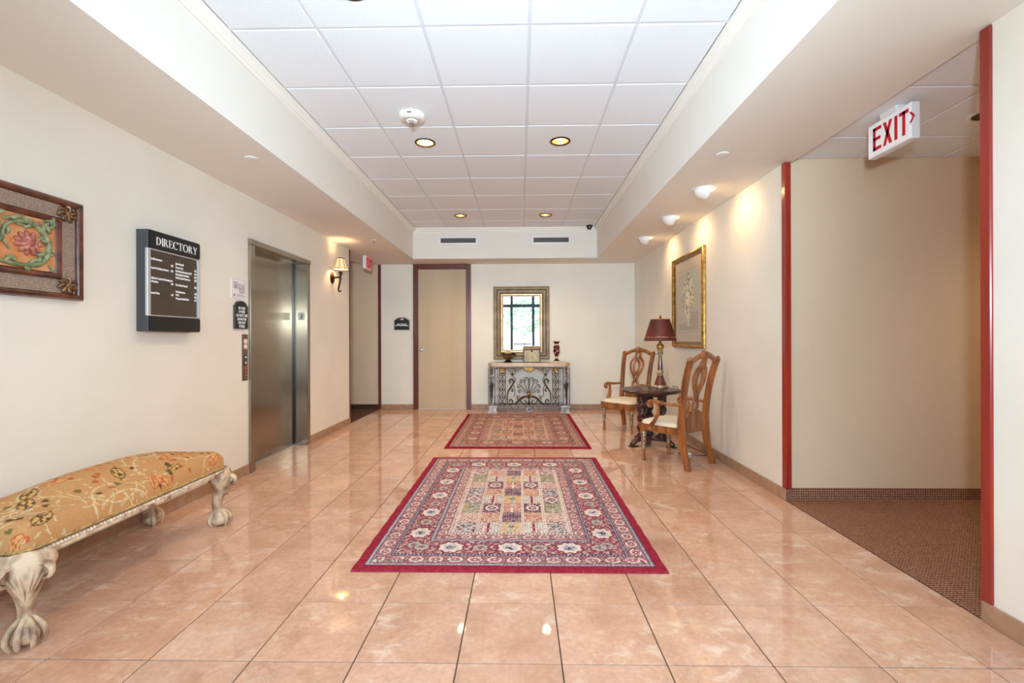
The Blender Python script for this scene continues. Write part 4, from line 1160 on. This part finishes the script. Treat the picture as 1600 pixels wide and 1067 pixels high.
obj('apron_rail', MB().box(-CW+.05, CW-.05, -CD+.035, -CD+.05, .735, .752).box(-CW+.05, CW-.05, CD-.05, CD-.035, .735, .752).box(-CW+.045, -CW+.06, -CD+.04, CD-.04, .735, .752).box(CW-.06, CW-.045, -CD+.04, CD-.04, .735, .752), m_irongrey, co, 0)
YG = -CD+.042     # plane of the front grille
def iron(name, pts, r, m=m_iron, y=YG, parent=co, taper=True, n=6):
    p3 = [(x, y, z) for x, z in pts]; k_ = len(p3)
    return obj(name, MB().tube(p3, [r*1.22*(.75+.5*math.sin(PI*k/(k_-1))) if taper else r*1.1 for k in range(k_)], n), m, parent, 60)
for sg in (-1, 1):
    pr = obj('pier', MB().box(sg*.588-.077, sg*.588+.077, YG-.032, YG+.032, 0, .022, .003).box(sg*.588-.064, sg*.588+.064, YG-.026, YG+.026, .022, .084, .010).box(sg*.588-.074, sg*.588+.074, YG-.029, YG+.029, .084, .118, .006), m_pier, co, 0)
    for dx in (-.05, .05): obj('pier_post', MB().box(sg*.605+dx-.009, sg*.605+dx+.009, YG-.009, YG+.009, .11, .737, .002), m_irongrey, pr, 0)
    # bronze urn-and-drop ornament between the posts
    x0 = sg*.605
    obj('drop_ornament', MB().lathe([(.001,.62),(.016,.64),(.024,.665),(.016,.69),(.022,.705),(.012,.72),(.001,.722)], 12, (x0,YG,0)), m_gilt, pr)
    iron('figure_scroll', smooth([(x0-.03,.60),(x0+.012,.565),(x0-.012,.53),(x0+.026,.475),(x0+.010,.42),(x0-.014,.40)], 5), .008, m_irongrey, parent=pr)
    iron('figure_scroll', smooth([(x0+.03,.60),(x0-.008,.54),(x0+.004,.50),(x0-.026,.45),(x0-.012,.38),(x0+.012,.36)], 5), .008, m_irongrey, parent=pr)
    obj('figure_drop', MB().lathe([(.001,.12),(.006,.16),(.008,.22),(.020,.28),(.014,.32),(.024,.40),(.030,.44),(.012,.50),(.001,.52)], 12, (x0,YG,0)), m_iron, pr)
    # rear leg
    obj('rear_leg', MB().box(sg*.652-.009, sg*.652+.009, CD-.05, CD-.032, 0, .737, .003), m_irongrey, co, 0)
    # beaded rod
    xb = sg*.505
    rod = obj('beaded_rod', MB().box(xb-.004, xb+.004, YG-.004, YG+.004, .11, .737), m_irongrey, co, 0)
    for k in range(5): obj('ring_bead', MB().tube([(xb+.017*math.cos(a), YG, .17+.115*k+.019*math.sin(a)) for a in np.linspace(0, 2*PI, 15)], .005, 6), m_pier, rod, 60)
    # lattice column
    la = obj('lattice_column', MB().box(sg*.430-.052, sg*.430-.042, YG-.006, YG+.006, .12, .737).box(sg*.430+.042, sg*.430+.052, YG-.006, YG+.006, .12, .737), m_iron, co, 0)
    for k in range(4):
        zc = .19+.130*k
        for s2 in (-1, 1):
            iron('lattice_bar', [(sg*.430-.042, zc-.065*s2), (sg*.430, zc), (sg*.430+.042, zc+.065*s2)], .005, m_iron, parent=la, taper=False)
        obj('lattice_boss', MB().ell((sg*.430, YG-.002, zc+.065), (.017,.010,.019), 10, 6), m_iron, la)
    ro = obj('rosette', MB().lathe([(.001,-.014),(.014,-.012),(.022,-.004),(.036,-.006),(.040,0)], 16, (sg*.430,YG-.006,.698), 'y'), mat('bronze_gold', (176,124,60), (110,70,34), rough=.35, metal=.6, scale=40), co) if sg < 0 else obj('rosette', MB().lathe([(.001,-.014),(.014,-.012),(.022,-.004),(.036,-.006),(.040,0)], 16, (sg*.430,YG-.006,.698), 'y'), bpy.data.materials['bronze_gold'], co)
    mg = bpy.data.materials['bronze_gold']
    def S(pts): return [(sg*x, z) for x, z in pts]
    # tall S scroll with flower head
    iron('scroll', S(smooth([(.355,.20),(.350,.30),(.335,.36),(.295,.42),(.262,.47),(.250,.515),(.268,.545),(.300,.545),(.318,.52),(.308,.495),(.288,.497)], 5)), .0085)
    iron('scroll', S(smooth([(.295,.42),(.265,.385),(.268,.355),(.290,.362)], 5)), .006)
    iron('scroll', S(smooth([(.262,.47),(.235,.40),(.232,.33),(.245,.27)], 5)), .0045, m_irongrey)
    iron('scroll', S(smooth([(.262,.47),(.225,.52),(.232,.57),(.262,.60)], 5)), .005, m_irongrey)
    bl_ = obj('flower_head', MB().ell((sg*.268,YG-.004,.625), (.020,.012,.018), 10, 6), m_iron, co)
    for a in (.3, 1.57, 2.84): obj('petal', MB().ell((sg*.268+.024*math.cos(a), YG-.002, .632+.022*math.sin(a)), (.014,.006,.008), 8, 5, Matrix.Rotation(-a, 3, 'Y')), m_iron, bl_)
    # lower C scroll and the sweeping branch
    iron('scroll', S(smooth([(.355,.20),(.345,.155),(.305,.140),(.270,.165),(.272,.205),(.305,.218),(.325,.195),(.312,.175)], 5)), .0065)
    iron('scroll', S(smooth([(.225,.150),(.175,.195),(.120,.245),(.065,.268),(.020,.262)], 5)), .0105)
    iron('scroll', S(smooth([(.255,.135),(.205,.165),(.155,.21)], 4)), .006)
    iron('scroll', S(smooth([(.15,.225),(.11,.165),(.07,.15),(.045,.175),(.06,.205),(.085,.195)], 5)), .0055)
    iron('scroll', S(smooth([(.035,.145),(.08,.15),(.13,.18),(.15,.215)], 4)), .004, m_irongrey)
    bt = obj('branch_bud', MB().ell((sg*.185,YG-.003,.245), (.018,.010,.022), 10, 6), mg, co)
    for a in (.4, 2.0): obj('petal', MB().ell((sg*.185+.028*math.cos(a), YG, .262+.018*math.sin(a)), (.020,.006,.008), 8, 5, Matrix.Rotation(-a, 3, 'Y')), mg, bt)
    # palmette lobes (half on each side)
    for j, (a, ln) in enumerate(((PI/2-.16, .255), (PI/2-.52, .245), (PI/2-.92, .215), (PI/2-1.30, .170))):
        tipx, tipz = ln*math.cos(a), .315+ln*math.sin(a)
        d_ = a-.25
        base = [(0.004,.315), (ln*.55*math.cos(a+.10), .315+ln*.55*math.sin(a+.10)), (ln*.92*math.cos(a+.13), .315+ln*.92*math.sin(a+.13)), (ln*1.03*math.cos(a), .315+ln*1.03*math.sin(a)), (ln*.98*math.cos(a-.13), .315+ln*.98*math.sin(a-.13)), (ln*.86*math.cos(a-.10), .315+ln*.86*math.sin(a-.10)), (ln*.86*math.cos(a-.02), .315+ln*.86*math.sin(a-.02))]
        iron('palmette_lobe', S(smooth(base, 5)), .0055, m_irongrey)
    iron('garland', S(smooth([(.365,.735),(.330,.700),(.285,.692),(.245,.712),(.205,.690),(.165,.700),(.13,.728)], 5)), .006, m_irongrey)
    for x in (.305, .225): obj('garland_drop', MB().lathe([(.001,.655),(.007,.67),(.010,.685),(.004,.70),(.001,.702)], 10, (sg*x,YG,0)), m_gilt, co)
mg = bpy.data.materials['bronze_gold']
obj('crest_plate', MB().prism([(-.085,.735),(-.075,.71),(-.05,.695),(-.02,.682),(0,.678),(.02,.682),(.05,.695),(.075,.71),(.085,.735)], YG-.012, YG), mg, co, 0)
obj('palmette_root', MB().ell((0,YG-.004,.305), (.026,.014,.024), 12, 8).ell((-.026,YG,.292), (.022,.008,.010), 10, 6).ell((.026,YG,.292), (.022,.008,.010), 10, 6), mg, co)
obj('centre_spindle', MB().lathe([(.001,.13),(.020,.145),(.026,.165),(.012,.19),(.010,.23),(.020,.26),(.012,.285),(.001,.29)], 12, (0,YG,0)), m_iron, co)
obj('bottom_rail', MB().box(-.545, .545, YG-.008, YG+.008, .112, .126).box(-.545, .545, YG-.006, YG+.006, .068, .078), m_irongrey, co, 0)
for k in range(-4, 5):
    if k: iron('rail_scroll', [(k*.115+.035*math.cos(a), .0965+.016*math.sin(a)) for a in np.linspace(0, 2*PI, 17)], .0045, m_pier, taper=False)
rg_ = iron('centre_ring', [(.034*math.cos(a), .055+.034*math.sin(a)) for a in np.linspace(0, 2*PI, 25)], .011, m_pier, y=YG-.006, taper=False, n=8)
obj('ring_boss', MB().ell((0,YG-.006,.055), (.016,.010,.016), 12, 8), m_irongrey, rg_)
# back panel frame between rear legs
obj('rear_stretcher', MB().box(-.60, .60, CD-.056, CD-.044, .10, .115), m_irongrey, co, 0)

# ------------------------------------------------------------------ things on the console
ZT = .812
bo = thing('footed_bowl', 'dark bronze footed bowl with pale domed cover on the console', 'bowl', (-.205, 7.60, ZT))
m_bowl = mat('bronze_bowl_glaze', (150,106,66), (84,58,40), rough=.3, metal=.4, scale=12)
obj('foot', MB().lathe([(.001,0),(.074,.0),(.074,.006),(.060,.016),(.050,.034),(.030,.044),(.001,.046)], 28), mat('dark_bronze_foot', (58,44,34), rough=.35, metal=.5), bo)
obj('bowl_body', MB().lathe([(.020,.042),(.024,.056),(.070,.074),(.105,.104),(.122,.132),(.128,.146),(.124,.150),(.116,.146),(.098,.118),(.06,.09),(.001,.075)], 36), m_bowl, bo)
obj('rim', MB().lathe([(.118,.138),(.128,.136),(.136,.146),(.130,.156),(.116,.154)], 36), mat('dark_bowl_rim', (46,36,32), rough=.35, metal=.5), bo)
obj('cover', MB().lathe([(.001,.196),(.020,.194),(.036,.184),(.052,.168),(.062,.150),(.001,.15)], 24), mat('pale_cover', (214,190,156), (160,128,92), rough=.5, scale=40), bo)

bx = thing('keepsake_box', 'tall wooden box with map-papered front and clasp on the console', 'box', (.185, 7.585, ZT))
m_map = mat('map_paper', (204,190,162), (166,152,124), rough=.6, scale=18, detail=8, lo=.35, hi=.65)
m_bxw = wood('dark_box_wood', (64,38,24), (40,24,16), rough=.4, coat=.2)
BX, BH, BD = .142, .262, .095
obj('box_body', MB().box(-BX+.012, BX-.012, -BD+.006, BD, .004, BH-.058), m_map, bx, 0)
mb = MB()
for x in (-BX, BX-.022): mb.box(x, x+.022, -BD, BD, 0, BH-.05, .003)
mb.box(-BX+.022, BX-.022, -BD, BD, 0, .018, .002)
obj('box_frame', mb, m_bxw, bx, 0)
lid = obj('lid', MB().box(-BX, BX, -BD-.001, BD, BH-.052, BH, .006), m_bxw, bx, 0)
obj('lid_panel', MB().box(-BX+.018, BX-.018, -BD-.004, -BD+.01, BH-.042, BH-.008, .002), mat('gold_brown_paper', (176,132,72), (128,88,44), rough=.5, scale=20), lid, 0)
obj('clasp', MB().lathe([(.001,-.010),(.012,-.009),(.016,-.004),(.016,0)], 16, (0,-BD+.002,BH-.072), 'y').box(-.007, .007, -BD-.008, -BD, BH-.074, BH-.044, .002), m_bronze, bx)
obj('pale_trim', MB().box(-BX-.001, BX+.001, -BD-.002, BD, BH, BH+.008, .002), mat('cream_lid_edge', (226,208,170), rough=.5), lid, 0)

va = thing('painted_vase', 'slim dark red vase with cream flowers at right end of the console', 'vase', (.598, 7.60, ZT))
m_vr = mat('deep_red_glaze', (96,22,20), (60,14,16), rough=.15, scale=10, coat=.5)
m_vc = mat('cream_glaze', (228,208,172), (208,184,144), rough=.25, scale=20, coat=.3)
m_vd = mat('dark_glaze', (54,22,20), rough=.2, coat=.4)
obj('plinth', MB().lathe([(.001,0),(.070,0),(.072,.006),(.066,.020),(.046,.026),(.001,.027)], 28), m_vc, va)
obj('foot', MB().lathe([(.048,.026),(.046,.034),(.034,.046),(.024,.060),(.022,.070),(.001,.071)], 28), m_vd, va)
obj('stem_collar', MB().lathe([(.022,.069),(.020,.084),(.026,.100),(.001,.101)], 24), m_vc, va)
body = obj('body', MB().lathe([(.026,.099),(.034,.125),(.046,.165),(.055,.205),(.057,.232),(.052,.258),(.040,.278),(.036,.286),(.001,.287)], 32), m_vr, va)
for k in range(9):
    a = 2*PI*k/9; z = .15+.018*(k%3)*1.6; r = .036+.017*min(1,(z-.12)/.09)
    obj('painted_flower', MB().ell((r*1.05*math.cos(a), r*1.05*math.sin(a), z+.01), (.013,.013,.018), 10, 6), m_vc if k%2 else mat('pink_glaze', (190,110,90), rough=.25) if k == 0 else bpy.data.materials['pink_glaze'], body)
obj('neck', MB().lathe([(.037,.285),(.034,.298),(.034,.308),(.001,.309)], 24), m_vc, va)
obj('flared_rim', MB().lathe([(.034,.306),(.038,.318),(.048,.332),(.062,.342),(.064,.348),(.058,.348),(.044,.338),(.030,.330),(.001,.325)], 28), m_vd, va)

# ------------------------------------------------------------------ carved armchairs
def make_chair(label, loc, rz):
    t = thing('carved_armchair', label, 'chair', loc, rz, 'carved wooden armchairs by the lamp table')
    # seat rail, trapezoid
    F_, R_, YF_, YR_ = .238, .200, -.262, .195
    def quad(d, f=F_, r=R_): return [(-f+d, YF_+d), (f-d, YF_+d), (r-d, YR_-d), (-r+d, YR_-d)]
    obj('seat_rail', MB().prismz(quad(0), .318, .372), m_oak, t, 0)
    # scalloped apron with a carved shell on the front
    ap = [(-.20,.325)]+[(x, .312-.022*abs(math.sin(x*PI/.133))-.012*(abs(x) < .05)) for x in np.linspace(-.20, .20, 25)]+[(.20,.325)]
    a_ = obj('apron', MB().prism(ap, YF_-.004, YF_+.014), m_oak, t, 0)
    for k in range(5):
        a = PI*(.1+.2*k)
        obj('carved_shell', MB().ell((.026*math.cos(a), YF_-.008, .312+.020*math.sin(a)-.01), (.011,.008,.020), 8, 6, Matrix.Rotation(PI/2-a, 3, 'Y')), m_oak, a_)
    for sg in (-1, 1): obj('side_apron', MB().prismz([(sg*.205,-.2),(sg*.222,-.2),(sg*.198,.15),(sg*.182,.15)], .300, .319), m_oak, t, 0)
    # domed cushion
    ny, nx = 26, 30; V, U = np.meshgrid(np.linspace(-1, 1, ny), np.linspace(-1, 1, nx), indexing='ij')
    e = np.clip((1-np.maximum(np.abs(U), np.abs(V)))/.22, 0, 1); dome = np.sqrt(1-(1-e)**2)*.034+.022*(1-U**2)*(1-V**2)
    q = 1-.10*(np.clip(np.abs(U)-.7, 0, 1)/.3*np.clip(np.abs(V)-.7, 0, 1)/.3)
    Yc = YF_-.006+(V+1)/2*(YR_-YF_-.01); hw = (F_+.004)+(R_-F_)*(V+1)/2
    mb = MB(); vs = [(float(U[j,i]*hw[j,i]*q[j,i]), float((Yc[j,i]-(-.03))*q[j,i]-.03), float(.370+dome[j,i])) for j in range(ny) for i in range(nx)]
    fs = [(j*nx+i, j*nx+i+1, (j+1)*nx+i+1, (j+1)*nx+i) for j in range(ny-1) for i in range(nx-1)]
    mb.add(vs, fs); obj('seat_cushion', mb, m_linen, t, 80)
    for sg in (-1, 1):
        # front leg: turned and reeded, silver-gilt above a walnut ankle
        x, y = sg*.205, -.232
        lg = obj('front_leg', MB().box(x-.026, x+.026, y-.026, y+.026, .286, .330, .004), m_oak, t, 0)
        obj('turned_ankle', MB().lathe([(.001,0),(.014,.001),(.020,.010),(.021,.022),(.016,.034),(.012,.040),(.017,.046),(.017,.052),(.013,.058),(.0145,.09),(.016,.115),(.001,.116)], 16, (x,y,0)), m_oak, lg)
        obj('turned_collar', MB().lathe([(.020,.288),(.032,.284),(.034,.274),(.030,.264),(.024,.258),(.026,.250),(.022,.244)], 18, (x,y,0)), m_silver, lg)
        rd = MB(); vs = []; fs = []; n = 28; zs = np.linspace(.245, .112, 9)
        for z in zs:
            r0 = .0165+.0085*(z-.112)/.133
            for k in range(n):
                a = 2*PI*k/n; r = r0*(1+.13*(1 if k % 4 < 2 else -1)*.6); vs.append((x+r*math.cos(a), y+r*math.sin(a), z))
        for i in range(8):
            for k in range(n): fs.append((i*n+k, i*n+(k+1)%n, (i+1)*n+(k+1)%n, (i+1)*n+k))
        rd.add(vs, fs); obj('reeded_shaft', rd, m_silver, lg, 30)
        # back leg and post in one sweep
        pp = smooth([(sg*.205,.250,0), (sg*.203,.232,.08), (sg*.199,.200,.20), (sg*.197,.180,.36), (sg*.198,.182,.46), (sg*.202,.205,.66), (sg*.210,.245,.86), (sg*.218,.292,1.005)], 5)
        n = len(pp)
        obj('back_post', MB().tube(pp, [.0250+.006*math.exp(-((k/n-.42)/.16)**2) for k in range(n)], 12, sec=(1.12,.85), upv=(0,1,0), e=5), m_oak, t, 40)
        # arm and its support
        pp = smooth([(sg*.205,.200,.588), (sg*.225,.12,.586), (sg*.246,.02,.588), (sg*.252,-.06,.600), (sg*.250,-.115,.594), (sg*.246,-.140,.568), (sg*.246,-.128,.548), (sg*.246,-.112,.556)], 5)
        n = len(pp)
        obj('arm', MB().tube(pp, [.0165+.006*min(1, k/(n*.55)) if k < n*.75 else .0225-.006*(k-n*.75)/(n*.25) for k in range(n)], 12, sec=(.85,1.15)), m_oak, t, 60)
        pp = smooth([(sg*.249,-.045,.585), (sg*.250,-.030,.53), (sg*.247,-.040,.47), (sg*.238,-.085,.405), (sg*.232,-.125,.362), (sg*.232,-.13,.335)], 5)
        n = len(pp)
        obj('arm_support', MB().tube(pp, [.017+.015*(k/n)**1.5 for k in range(n)], 12, sec=(1.15,.7)), m_oak, t, 60)
    def yb(z): return float(np.interp(z, [.36,.46,.66,.86,1.0,1.08], [.182,.184,.206,.246,.290,.315]))
    # crest rail
    pts = [(-.238,1.012),(-.220,1.002),(-.19,.992),(-.15,1.008),(-.10,1.030),(-.05,1.040),(0,1.044),(.05,1.040),(.10,1.030),(.15,1.008),(.19,.992),(.220,1.002),(.238,1.012)]
    pp = smooth([(x, yb(z), z) for x, z in pts], 4)
    cr_r = obj('crest_rail', MB().tube(pp, [.0225+.011*math.exp(-(p[0]/.055)**2)+.004*math.exp(-((abs(p[0])-.225)/.018)**2) for p in pp], 10, sec=(1.1,.75), upv=(0,.2,1)), m_oak, t, 60)
    for k in range(7):
        a = PI*(-.04+.18*k)
        obj('crest_carving', MB().ell((.034*math.cos(a), yb(1.04)-.014, 1.030+.036*math.sin(a)), (.013,.016,.026), 8, 6, Matrix.Rotation(PI/2-a, 3, 'Y')), m_oak, cr_r)
    obj('crest_carving', MB().ell((0, yb(1.04)-.02, 1.028), (.022,.016,.026), 10, 8), m_oak, cr_r)
    # pierced splat
    sp = None
    def strap(pts, r, par):
        pp = smooth([(x, yb(z), z) for x, z in pts], 5); n = len(pp)
        return obj('splat_strap', MB().tube(pp, r, 8, sec=(1.35,.75), upv=(1,0,0) if abs(pts[0][0]-pts[-1][0]) < .2 else None), m_oak, par, 60)
    sp = obj('splat', MB().tube([(-.085,yb(.50),.500),(-.05,yb(.512),.512),(0,yb(.52),.520),(.05,yb(.512),.512),(.085,yb(.50),.500)], .014, 8), m_oak, t, 60)
    for sg in (-1, 1):
        strap([(sg*.026,1.02),(sg*.030,.965),(sg*.052,.925),(sg*.088,.880),(sg*.094,.825),(sg*.078,.770),(sg*.048,.720),(sg*.026,.680),(sg*.020,.640),(sg*.034,.590),(sg*.036,.550),(sg*.024,.515)], .0145, sp)
        strap([(sg*.034,.955),(sg*.016,.930),(sg*.012,.905),(sg*.034,.870),(sg*.042,.820),(sg*.034,.775),(sg*.012,.735),(-sg*.004,.700)], .0125, sp)
        obj('scroll_knuckle', MB().ell((sg*.070, yb(.915), .915), (.018,.014,.014), 10, 6), m_oak, sp)
        strap([(sg*.012,.665),(sg*.006,.640),(sg*.0,.610)], .010, sp)
    # carved shoe below the splat
    shoe = [(-.135,.345),(-.10,.322),(-.05,.334),(0,.318),(.05,.334),(.10,.322),(.135,.345),(.150,.40),(.140,.455),(.095,.500),(.04,.516),(0,.522),(-.04,.516),(-.095,.500),(-.140,.455),(-.150,.40)]
    obj('carved_shoe', MB().prism(shoe, .176, .200), m_oak, t, 30)
    obj('lower_back_rail', MB().box(-.195, .195, .170, .196, .34, .376, .004), m_oak, t, 0)
    return t
ch = make_chair('carved walnut armchair seen from behind, nearer of two, right of the lamp table', (1.517, 4.484, 0), math.radians(217.7))
def copy_thing(root, loc, rz, label):
    return dup(root, loc, rz, label)
copy_thing(ch, (1.416, 6.105, 0), math.radians(-45), 'carved walnut armchair facing the room, standing behind the lamp table by back wall')

# ------------------------------------------------------------------ round table with twisted columns
tb = thing('round_side_table', 'dark round side table on twisted columns between the two armchairs', 'table', (1.468, 5.20, 0))
obj('table_top', MB().lathe([(.001,.586),(.255,.586),(.270,.590),(.300,.594),(.318,.600),(.326,.610),(.327,.618),(.322,.626),(.312,.632),(.300,.633),(.001,.633)], 56), m_dark, tb)
obj('top_collar', MB().lathe([(.001,.555),(.17,.555),(.19,.566),(.205,.575),(.205,.587),(.001,.587)], 40), m_dark, tb)
for k in range(3):
    a = math.radians(203+120*k); x, y = .128*math.cos(a), .128*math.sin(a)
    mb = MB(); vs = []; fs = []; n, m = 20, 56
    for i in range(m+1):
        z = .14+.38*i/m; base = .041
        for q in range(n):
            th = 2*PI*q/n; r = base+.0105*math.cos(2*(th-z*30)); vs.append((x+r*math.cos(th), y+r*math.sin(th), z))
    for i in range(m):
        for q in range(n): fs.append((i*n+q, i*n+(q+1)%n, (i+1)*n+(q+1)%n, (i+1)*n+q))
    mb.add(vs, fs).lathe([(.001,.10),(.050,.10),(.052,.118),(.046,.13),(.040,.142),(.001,.143)], 20, (x,y,0)).lathe([(.001,.515),(.040,.518),(.048,.528),(.052,.556),(.001,.557)], 20, (x,y,0))
    obj('twisted_column', mb, m_dark, tb, 50)
    d = Vector((math.cos(a), math.sin(a), 0))
    pp = smooth([tuple(d*.06+Vector((0,0,.085))), tuple(d*.15+Vector((0,0,.082))), tuple(d*.205+Vector((0,0,.064))), tuple(d*.245+Vector((0,0,.036))), tuple(d*.262+Vector((0,0,.026)))], 5)
    n = len(pp)
    obj('scroll_foot', MB().tube(pp, [.040-.014*(i/n) for i in range(n)], 12, sec=(.75,1.2)), m_dark, tb, 60)
    obj('foot_block', MB().box(-.032, .032, -.05, .05, 0, .014, .004).xf(Matrix.Translation(d*.235) @ Matrix.Rotation(a-PI/2, 4, 'Z')), m_dark, tb, 0)
tri = []
for k in range(3):
    a = math.radians(203+120*k)
    for da in (-.42, -.2, 0, .2, .42): tri.append((.185*math.cos(a+da), .185*math.sin(a+da)))
    a2 = a+PI/3; tri.append((.115*math.cos(a2), .115*math.sin(a2)))
obj('base_platform', MB().prismz(tri, .068, .102), m_dark, tb, 0)

# ------------------------------------------------------------------ table lamp
lm = thing('table_lamp', 'table lamp with dark red shade and gilt baluster on the round table', 'table lamp', (1.618, 5.335, .633))
m_lampred = mat('red_brown_lacquer', (122,48,28), (80,26,18), rough=.25, scale=14, coat=.4)
m_lampgold = mat('lamp_gilt', (206,156,84), (150,98,48), rough=.32, metal=.55, scale=30)
m_lampsilver = mat('lamp_silver', (214,200,172), (160,140,112), rough=.3, metal=.6, scale=30)
m_shade = mat('oxblood_shade', (104,34,22), (78,22,16), rough=.55, scale=8)
obj('lamp_base', MB().lathe([(.001,.0),(.084,.0),(.088,.006),(.084,.016),(.074,.022),(.070,.03),(.001,.031)], 32), m_lampsilver, lm)
for k in range(4):
    a = PI/4+PI/2*k; obj('foot_scroll', MB().ell((.078*math.cos(a), .078*math.sin(a), .014), (.022,.022,.014), 10, 6), m_lampsilver, lm)
obj('base_cone', MB().lathe([(.070,.030),(.066,.050),(.050,.085),(.040,.115),(.034,.138),(.001,.139)], 28), m_lampred, lm)
obj('silver_knop', MB().lathe([(.030,.136),(.038,.142),(.030,.150),(.040,.164),(.043,.176),(.036,.190),(.026,.198),(.032,.205),(.001,.206)], 28), m_lampsilver, lm)
obj('shaft', MB().lathe([(.030,.204),(.028,.230),(.023,.290),(.019,.345),(.018,.362),(.001,.363)], 24), m_lampred, lm)
obj('silver_collar', MB().lathe([(.018,.360),(.026,.366),(.022,.374),(.034,.386),(.040,.396),(.032,.404),(.026,.410),(.034,.420),(.036,.428),(.028,.436),(.001,.437)], 28), m_lampsilver, lm)
obj('gilt_ball', MB().lathe([(.026,.434),(.038,.446),(.044,.466),(.042,.484),(.030,.502),(.018,.512),(.012,.520),(.010,.56),(.001,.561)], 28), m_lampgold, lm)
SHD = [(.183,.540),(.165,.600),(.147,.660),(.128,.720),(.108,.786)]
o = obj('lamp_shade', MB().lathe(SHD+[(.106,.786),(.126,.720),(.145,.660),(.163,.600),(.181,.540)], 48), m_shade, lm)
obj('shade_band', MB().lathe([(.1735,.577),(.1705,.587),(.1695,.587),(.1725,.577)], 48), mat('pale_stencil_band', (186,142,116), (110,44,30), rough=.6, scale=60, lo=.45, hi=.55), o)
for r, z in ((.1825,.541), (.108,.786)):
    obj('shade_rim', MB().tube([(r*math.cos(a), r*math.sin(a), z) for a in np.linspace(0, 2*PI, 41)], .003, 6), m_vd if z < .6 else m_lampgold, o, 60)
obj('spider', MB().tube([(-.107,0,.78),(0,0,.784),(.107,0,.78)], .0025, 6).tube([(0,0,.55),(0,0,.80)], .003, 6), m_lampgold, lm)
obj('finial', MB().lathe([(.008,.796),(.014,.802),(.022,.810),(.014,.822),(.006,.838),(.001,.846)], 16), m_lampgold, lm)
cp_ = smooth([(.155,.06,.004), (.19,.05,.002), (.215,.03,-.012), (.218,.0,-.12), (.200,-.02,-.40), (.215,-.10,-.600), (.26,-.32,-.626), (.30,-.50,-.628), (.27,-.62,-.628), (.12,-.60,-.628), (.02,-.52,-.628)], 6)
cd_ = thing('lamp_cord', 'thin black lamp cord with white inline switch on the floor behind the near armchair', 'cord', (1.618, 5.335, .633))
obj('wire', MB().tube(cp_, .0035, 6), m_black, cd_, 60)
w_ = obj('inline_switch', MB().box(-.032, .032, -.012, .012, -.632, -.612, .004).xf(Matrix.Translation((.10,-.597,0))), m_white, cd_, 0); w_['label'] = 'white inline switch'

# ------------------------------------------------------------------ framed floral print
fp_ = thing('framed_floral_print', 'gold framed print of a flower urn on the right wall', 'picture', (XR, 5.332, 1.635), RIGHT)
PW, PH_ = .490, .545
m_gframe = mat('gold_leaf_frame', (196,150,70), (140,98,38), rough=.32, metal=.5, scale=26, bump=.25, bscale=60)
m_gdark = mat('dark_gold_frame', (150,112,52), (98,68,28), rough=.4, metal=.4, scale=26)
fr_ = obj('frame', MB().frame(-PW, PW, -PH_, PH_, [(0,0),(0,.020),(.010,.034),(.022,.040),(.034,.034),(.040,.026),(.040,0)]), m_gframe, fp_, 40)
obj('inner_moulding', MB().frame(-PW+.038, PW-.038, -PH_+.038, PH_-.038, [(0,0),(0,.026),(.014,.022),(.030,.012),(.034,.006),(.034,0)]), m_gdark, fp_, 30)
bd = MB()
for k in range(44):
    z = -PH_+.02+(2*PH_-.04)*k/43
    for x in (-PW+.021, PW-.021): bd.ell((x, -.038, z), (.010,.008,.010), 6, 4)
for k in range(40):
    x = -PW+.02+(2*PW-.04)*k/39
    for z in (-PH_+.021, PH_-.021): bd.ell((x, -.038, z), (.010,.008,.010), 6, 4)
o = obj('beading', bd, m_gframe, fp_); o['kind'] = 'stuff'
pw, ph2 = 2*PW-.13, 2*PH_-.13
cv = Canvas(pw, ph2, .005, (190,172,150))
rp = random.Random(3)
nzp = np.random.default_rng(4).random((cv.ny, cv.nx, 1)); cv.a += (nzp-.5)*10
mx0, mz0 = .13, .14
cv.line([(mx0-.02,mz0-.02),(pw-mx0+.02,mz0-.02),(pw-mx0+.02,ph2-mz0+.02),(mx0-.02,ph2-mz0+.02),(mx0-.02,mz0-.02)], .003, (166,148,128))
cv.rect(mx0, pw-mx0, mz0, ph2-mz0, (182,168,144))
cv.rect(mx0, pw-mx0, ph2*.5, ph2-mz0, (176,172,146)); cv.rect(pw*.55, pw-mx0, mz0+.08, ph2*.36, (162,146,130))
cv.rect(mx0, pw-mx0, mz0, mz0+.08, (168,150,130))
cx_ = pw/2
for y, r, h_ in ((.20,.055,.016),(.225,.030,.02),(.255,.018,.03),(.29,.050,.035),(.33,.070,.035),(.365,.058,.016)): cv.ell(cx_, y, r, h_, (214,200,166) if y > .25 else (198,180,146))
for k in range(150):
    a, r = rp.uniform(0, 6.28), rp.random()**.6
    x, y = cx_+.165*r*math.cos(a)*(1-.25*math.sin(a)), .56+.235*r*math.sin(a)
    c = rp.choice([(112,116,96),(138,136,112),(226,208,160),(236,224,190),(206,176,150),(150,140,120),(128,118,100),(220,196,140)])
    cv.ell(x, y, rp.uniform(.008,.026), rp.uniform(.008,.022), c, rp.uniform(0, 3))
for x, y, r, c in ((cx_-.03,.47,.038,(238,222,170)),(cx_+.035,.50,.035,(232,204,168)),(cx_,.55,.034,(240,226,182)),(cx_-.02,.64,.024,(228,220,196)),(cx_+.05,.66,.022,(222,216,190)),(cx_+.02,.75,.016,(206,204,180)),(cx_-.08,.52,.026,(214,196,160)),(cx_+.1,.46,.02,(226,214,180))):
    cv.ell(x, y, r, r*.9, c); cv.ell(x, y, r*.5, r*.4, tuple(v*.9 for v in c))
m_art = col_mat('art_print', rough=.25, spec=.5)
picture_grid('print', cv, -.010, fp_, m_art)
